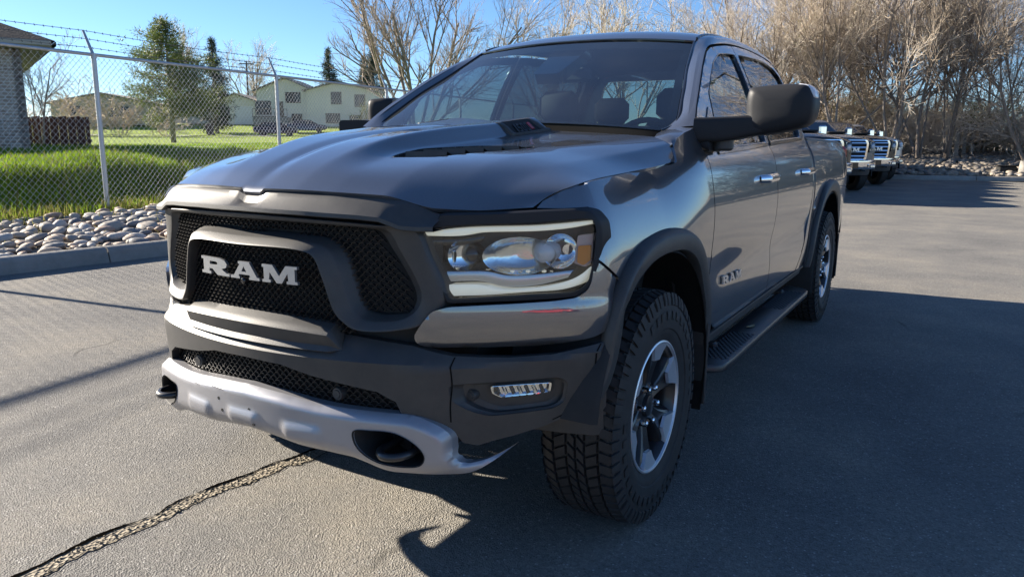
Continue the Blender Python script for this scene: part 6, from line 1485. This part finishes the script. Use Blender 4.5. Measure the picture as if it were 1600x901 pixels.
def build_sedans():
    def sedan(label, paint, lat, dep, rz, grp='cars parked on the far street', at=None):
        x, y = gl(lat, dep); z = float(terrain(x, y))+.05
        if at: x, y, z = at
        t = thing('parked_car', label, 'car', (x, y, z), rz, grp)
        # profile along local x (front +x)
        st = [(-2.25, .55, .80, .70), (-2.15, .35, .98, .82), (-1.4, .25, 1.02, .88), (0, .22, .98, .90), (1.2, .25, .96, .90), (2.0, .32, .82, .84), (2.25, .45, .68, .70)]
        rows = []
        for xx, zb, zt, hw in st: rows.append([(xx, a*hw, b) for a, b in ((-.85, zb), (-1, zb+.12), (-1, zt-.14), (-.90, zt-.02), (-.4, zt+.02), (.4, zt+.02), (.90, zt-.02), (1, zt-.14), (1, zb+.12), (.85, zb))])
        V, F = loft(rows); n = 10; F += [tuple(range(n)), tuple(range(6*n+n-1, 6*n-1, -1))]; obj('car_body', V, F, M[paint], t, 40)
        g = [[(xx, a*w, zz) for xx, a in ((x0, -1), (x0, 1), (x1, 1), (x1, -1))] for x0, x1, w, zz in ((-1.75, 1.15, .80, .97), (-1.15, .40, .66, 1.36))]; V, F = loft(g, cv=True); obj('cabin_glass', V, F, M['window'], t, smooth=False)
        obj('roof', *box(-.38, 0, 1.385, 1.5, 1.30, .06, .03), M[paint], t)
        for s in (1, -1): 
            obj('pillar', *join([tube([(1.15, s*.80, .97), (.40, s*.66, 1.37)], .035, 5), tube([(-1.75, s*.80, .97), (-1.15, s*.66, 1.37)], .05, 5), tube([(-.35, s*.81, .97), (-.38, s*.67, 1.37)], .03, 5)]), M[paint], t)
            obj('tail_lamp', *box(-2.2, s*.6, .78, .10, .25, .14, .02), M['red'], t); obj('headlamp', *box(2.12, s*.58, .64, .14, .26, .12, .02), M['reflector'], t)
        for xx in (-1.35, 1.35):
            for s in (1, -1): obj('wheel', *join([cyl((xx, s*.66, .32), (xx, s*.90, .32), .32, n=20), cyl((xx, s*.90, .32), (xx, s*.905, .32), .20, n=12)]), M['rubber'], t)
        return t
    sedan('maroon parked car, nearer the fence and half hidden by the hood', 'carpaint_dark', -25.0, 82, YAW+R_(10))
    sedan('red parked car standing out on the open car park, mirrored in the headlamp', 'carpaint_red', 0, 0, R_(100), None, (11.2, -7.4, 0))
    sedan('dark blue grey parked car just in front of the cream house', 'carpaint_blue', -23.6, 89, YAW+R_(14))
def build_crack():
    up = np.array([(-.60, -1.95), (-.585, -1.66), (-.572, -1.42), (-.590, -1.18), (-.578, -1.06), (-.560, -.97), (-.577, -.87), (-.570, -.74), (-.560, -.62), (-.545, -.52), (-.548, -.42), (-.520, -.33), (-.505, -.22), (-.49, -.05), (-.47, .25), (-.45, .7), (-.47, 1.4), (-.42, 2.4), (-.40, 4.0)])
    P = resample(catmull(up, 8), 420); r = np.random.default_rng(9); s = np.linspace(0, 1, 420)
    j = np.cumsum(r.normal(0, .003, 420)); j = j-np.convolve(j, np.ones(40)/40, 'same'); P[:, 0] += j*.8
    n1 = np.convolve(r.normal(0, 1, 440), np.ones(12)/12, 'same')[:420]; n2 = np.convolve(r.normal(0, 1, 440), np.ones(9)/9, 'same')[:420]
    w = .070+.034*n1; taper = np.interp(P[:, 1], [-2, -1.2, .2, 1.0, 1.5], [.7, 1.0, 1.0, .3, 0]); w = np.maximum(0.002, w*taper)
    L = np.column_stack([P, np.full(420, .0025)]); Rr = L+np.column_stack([w, 0*w, 0*w]); Rr[:, 0] += .006*n2
    sf = tag(obj('sandy_crack_fill', *loft([L, Rr]), M['sand'], None, 180), kind='structure')
    cw = np.maximum(.0015, .0065+.006*n2); A = np.column_stack([P[:, 0]-cw, P[:, 1], np.full(420, .005)]); B = np.column_stack([P[:, 0]+cw, P[:, 1], np.full(420, .005)])
    tag(obj('asphalt_crack', *loft([A, B]), M['crack'], None, 180), kind='structure')
    C = Rr.copy(); C[:, 2] = .0055; q = np.maximum(0, .0012+.002*n1)*(taper > .1); tag(obj('asphalt_crack', *loft([C-np.column_stack([q, 0*q, 0*q]), C+np.column_stack([q, 0*q, 0*q])]), M['crack'], None, 180), kind='structure')
    # pebbles in the fill
    V0, F0 = ico(1); L = []
    for i in range(420):
        k = int(r.integers(40, 300)); t = r.uniform(.1, .95); s_ = r.uniform(.002, .0055); p = L_ = np.array([P[k, 0]+w[k]*t, P[k, 1]+r.normal(0, .004), .005]); L.append((V0*np.array([s_*1.2, s_, s_*.7])+p, F0))
    tag(obj('loose_pebbles', *join(L), M['sand'], None, 180), kind='stuff')
def build_leaf():
    r = np.random.default_rng(1); u = np.linspace(-1, 1, 9); w = .011*np.sqrt(np.maximum(0, 1-u**2))+.001; z = .004*u**2+.001
    L = [np.stack([u*.034, -w, z+.003], 1), np.stack([u*.034, 0*u, z], 1), np.stack([u*.034, w, z+.003], 1)]; V, F = loft(L); V2 = V-[0, 0, .0008]; n = len(V)
    o = obj('dry_leaf', *join([(V, F), (V2, [f[::-1] for f in F])]), M['leaf'], None, 180, loc=(.985, 1.42, .4152), rot=(0, 0, 1.2)); tag(o, 'dry tan leaf lying on the side step of the large pickup', 'leaf')
M['leaf'] = simple('dry_leaf', (0.50, 0.40, 0.22), 0.8)
build_leaf()
bed = build_ground(); build_stones(bed); build_far_bank(); build_grass(); build_fence(); build_trees(); build_houses(); build_parked(); build_sedans(); build_crack()
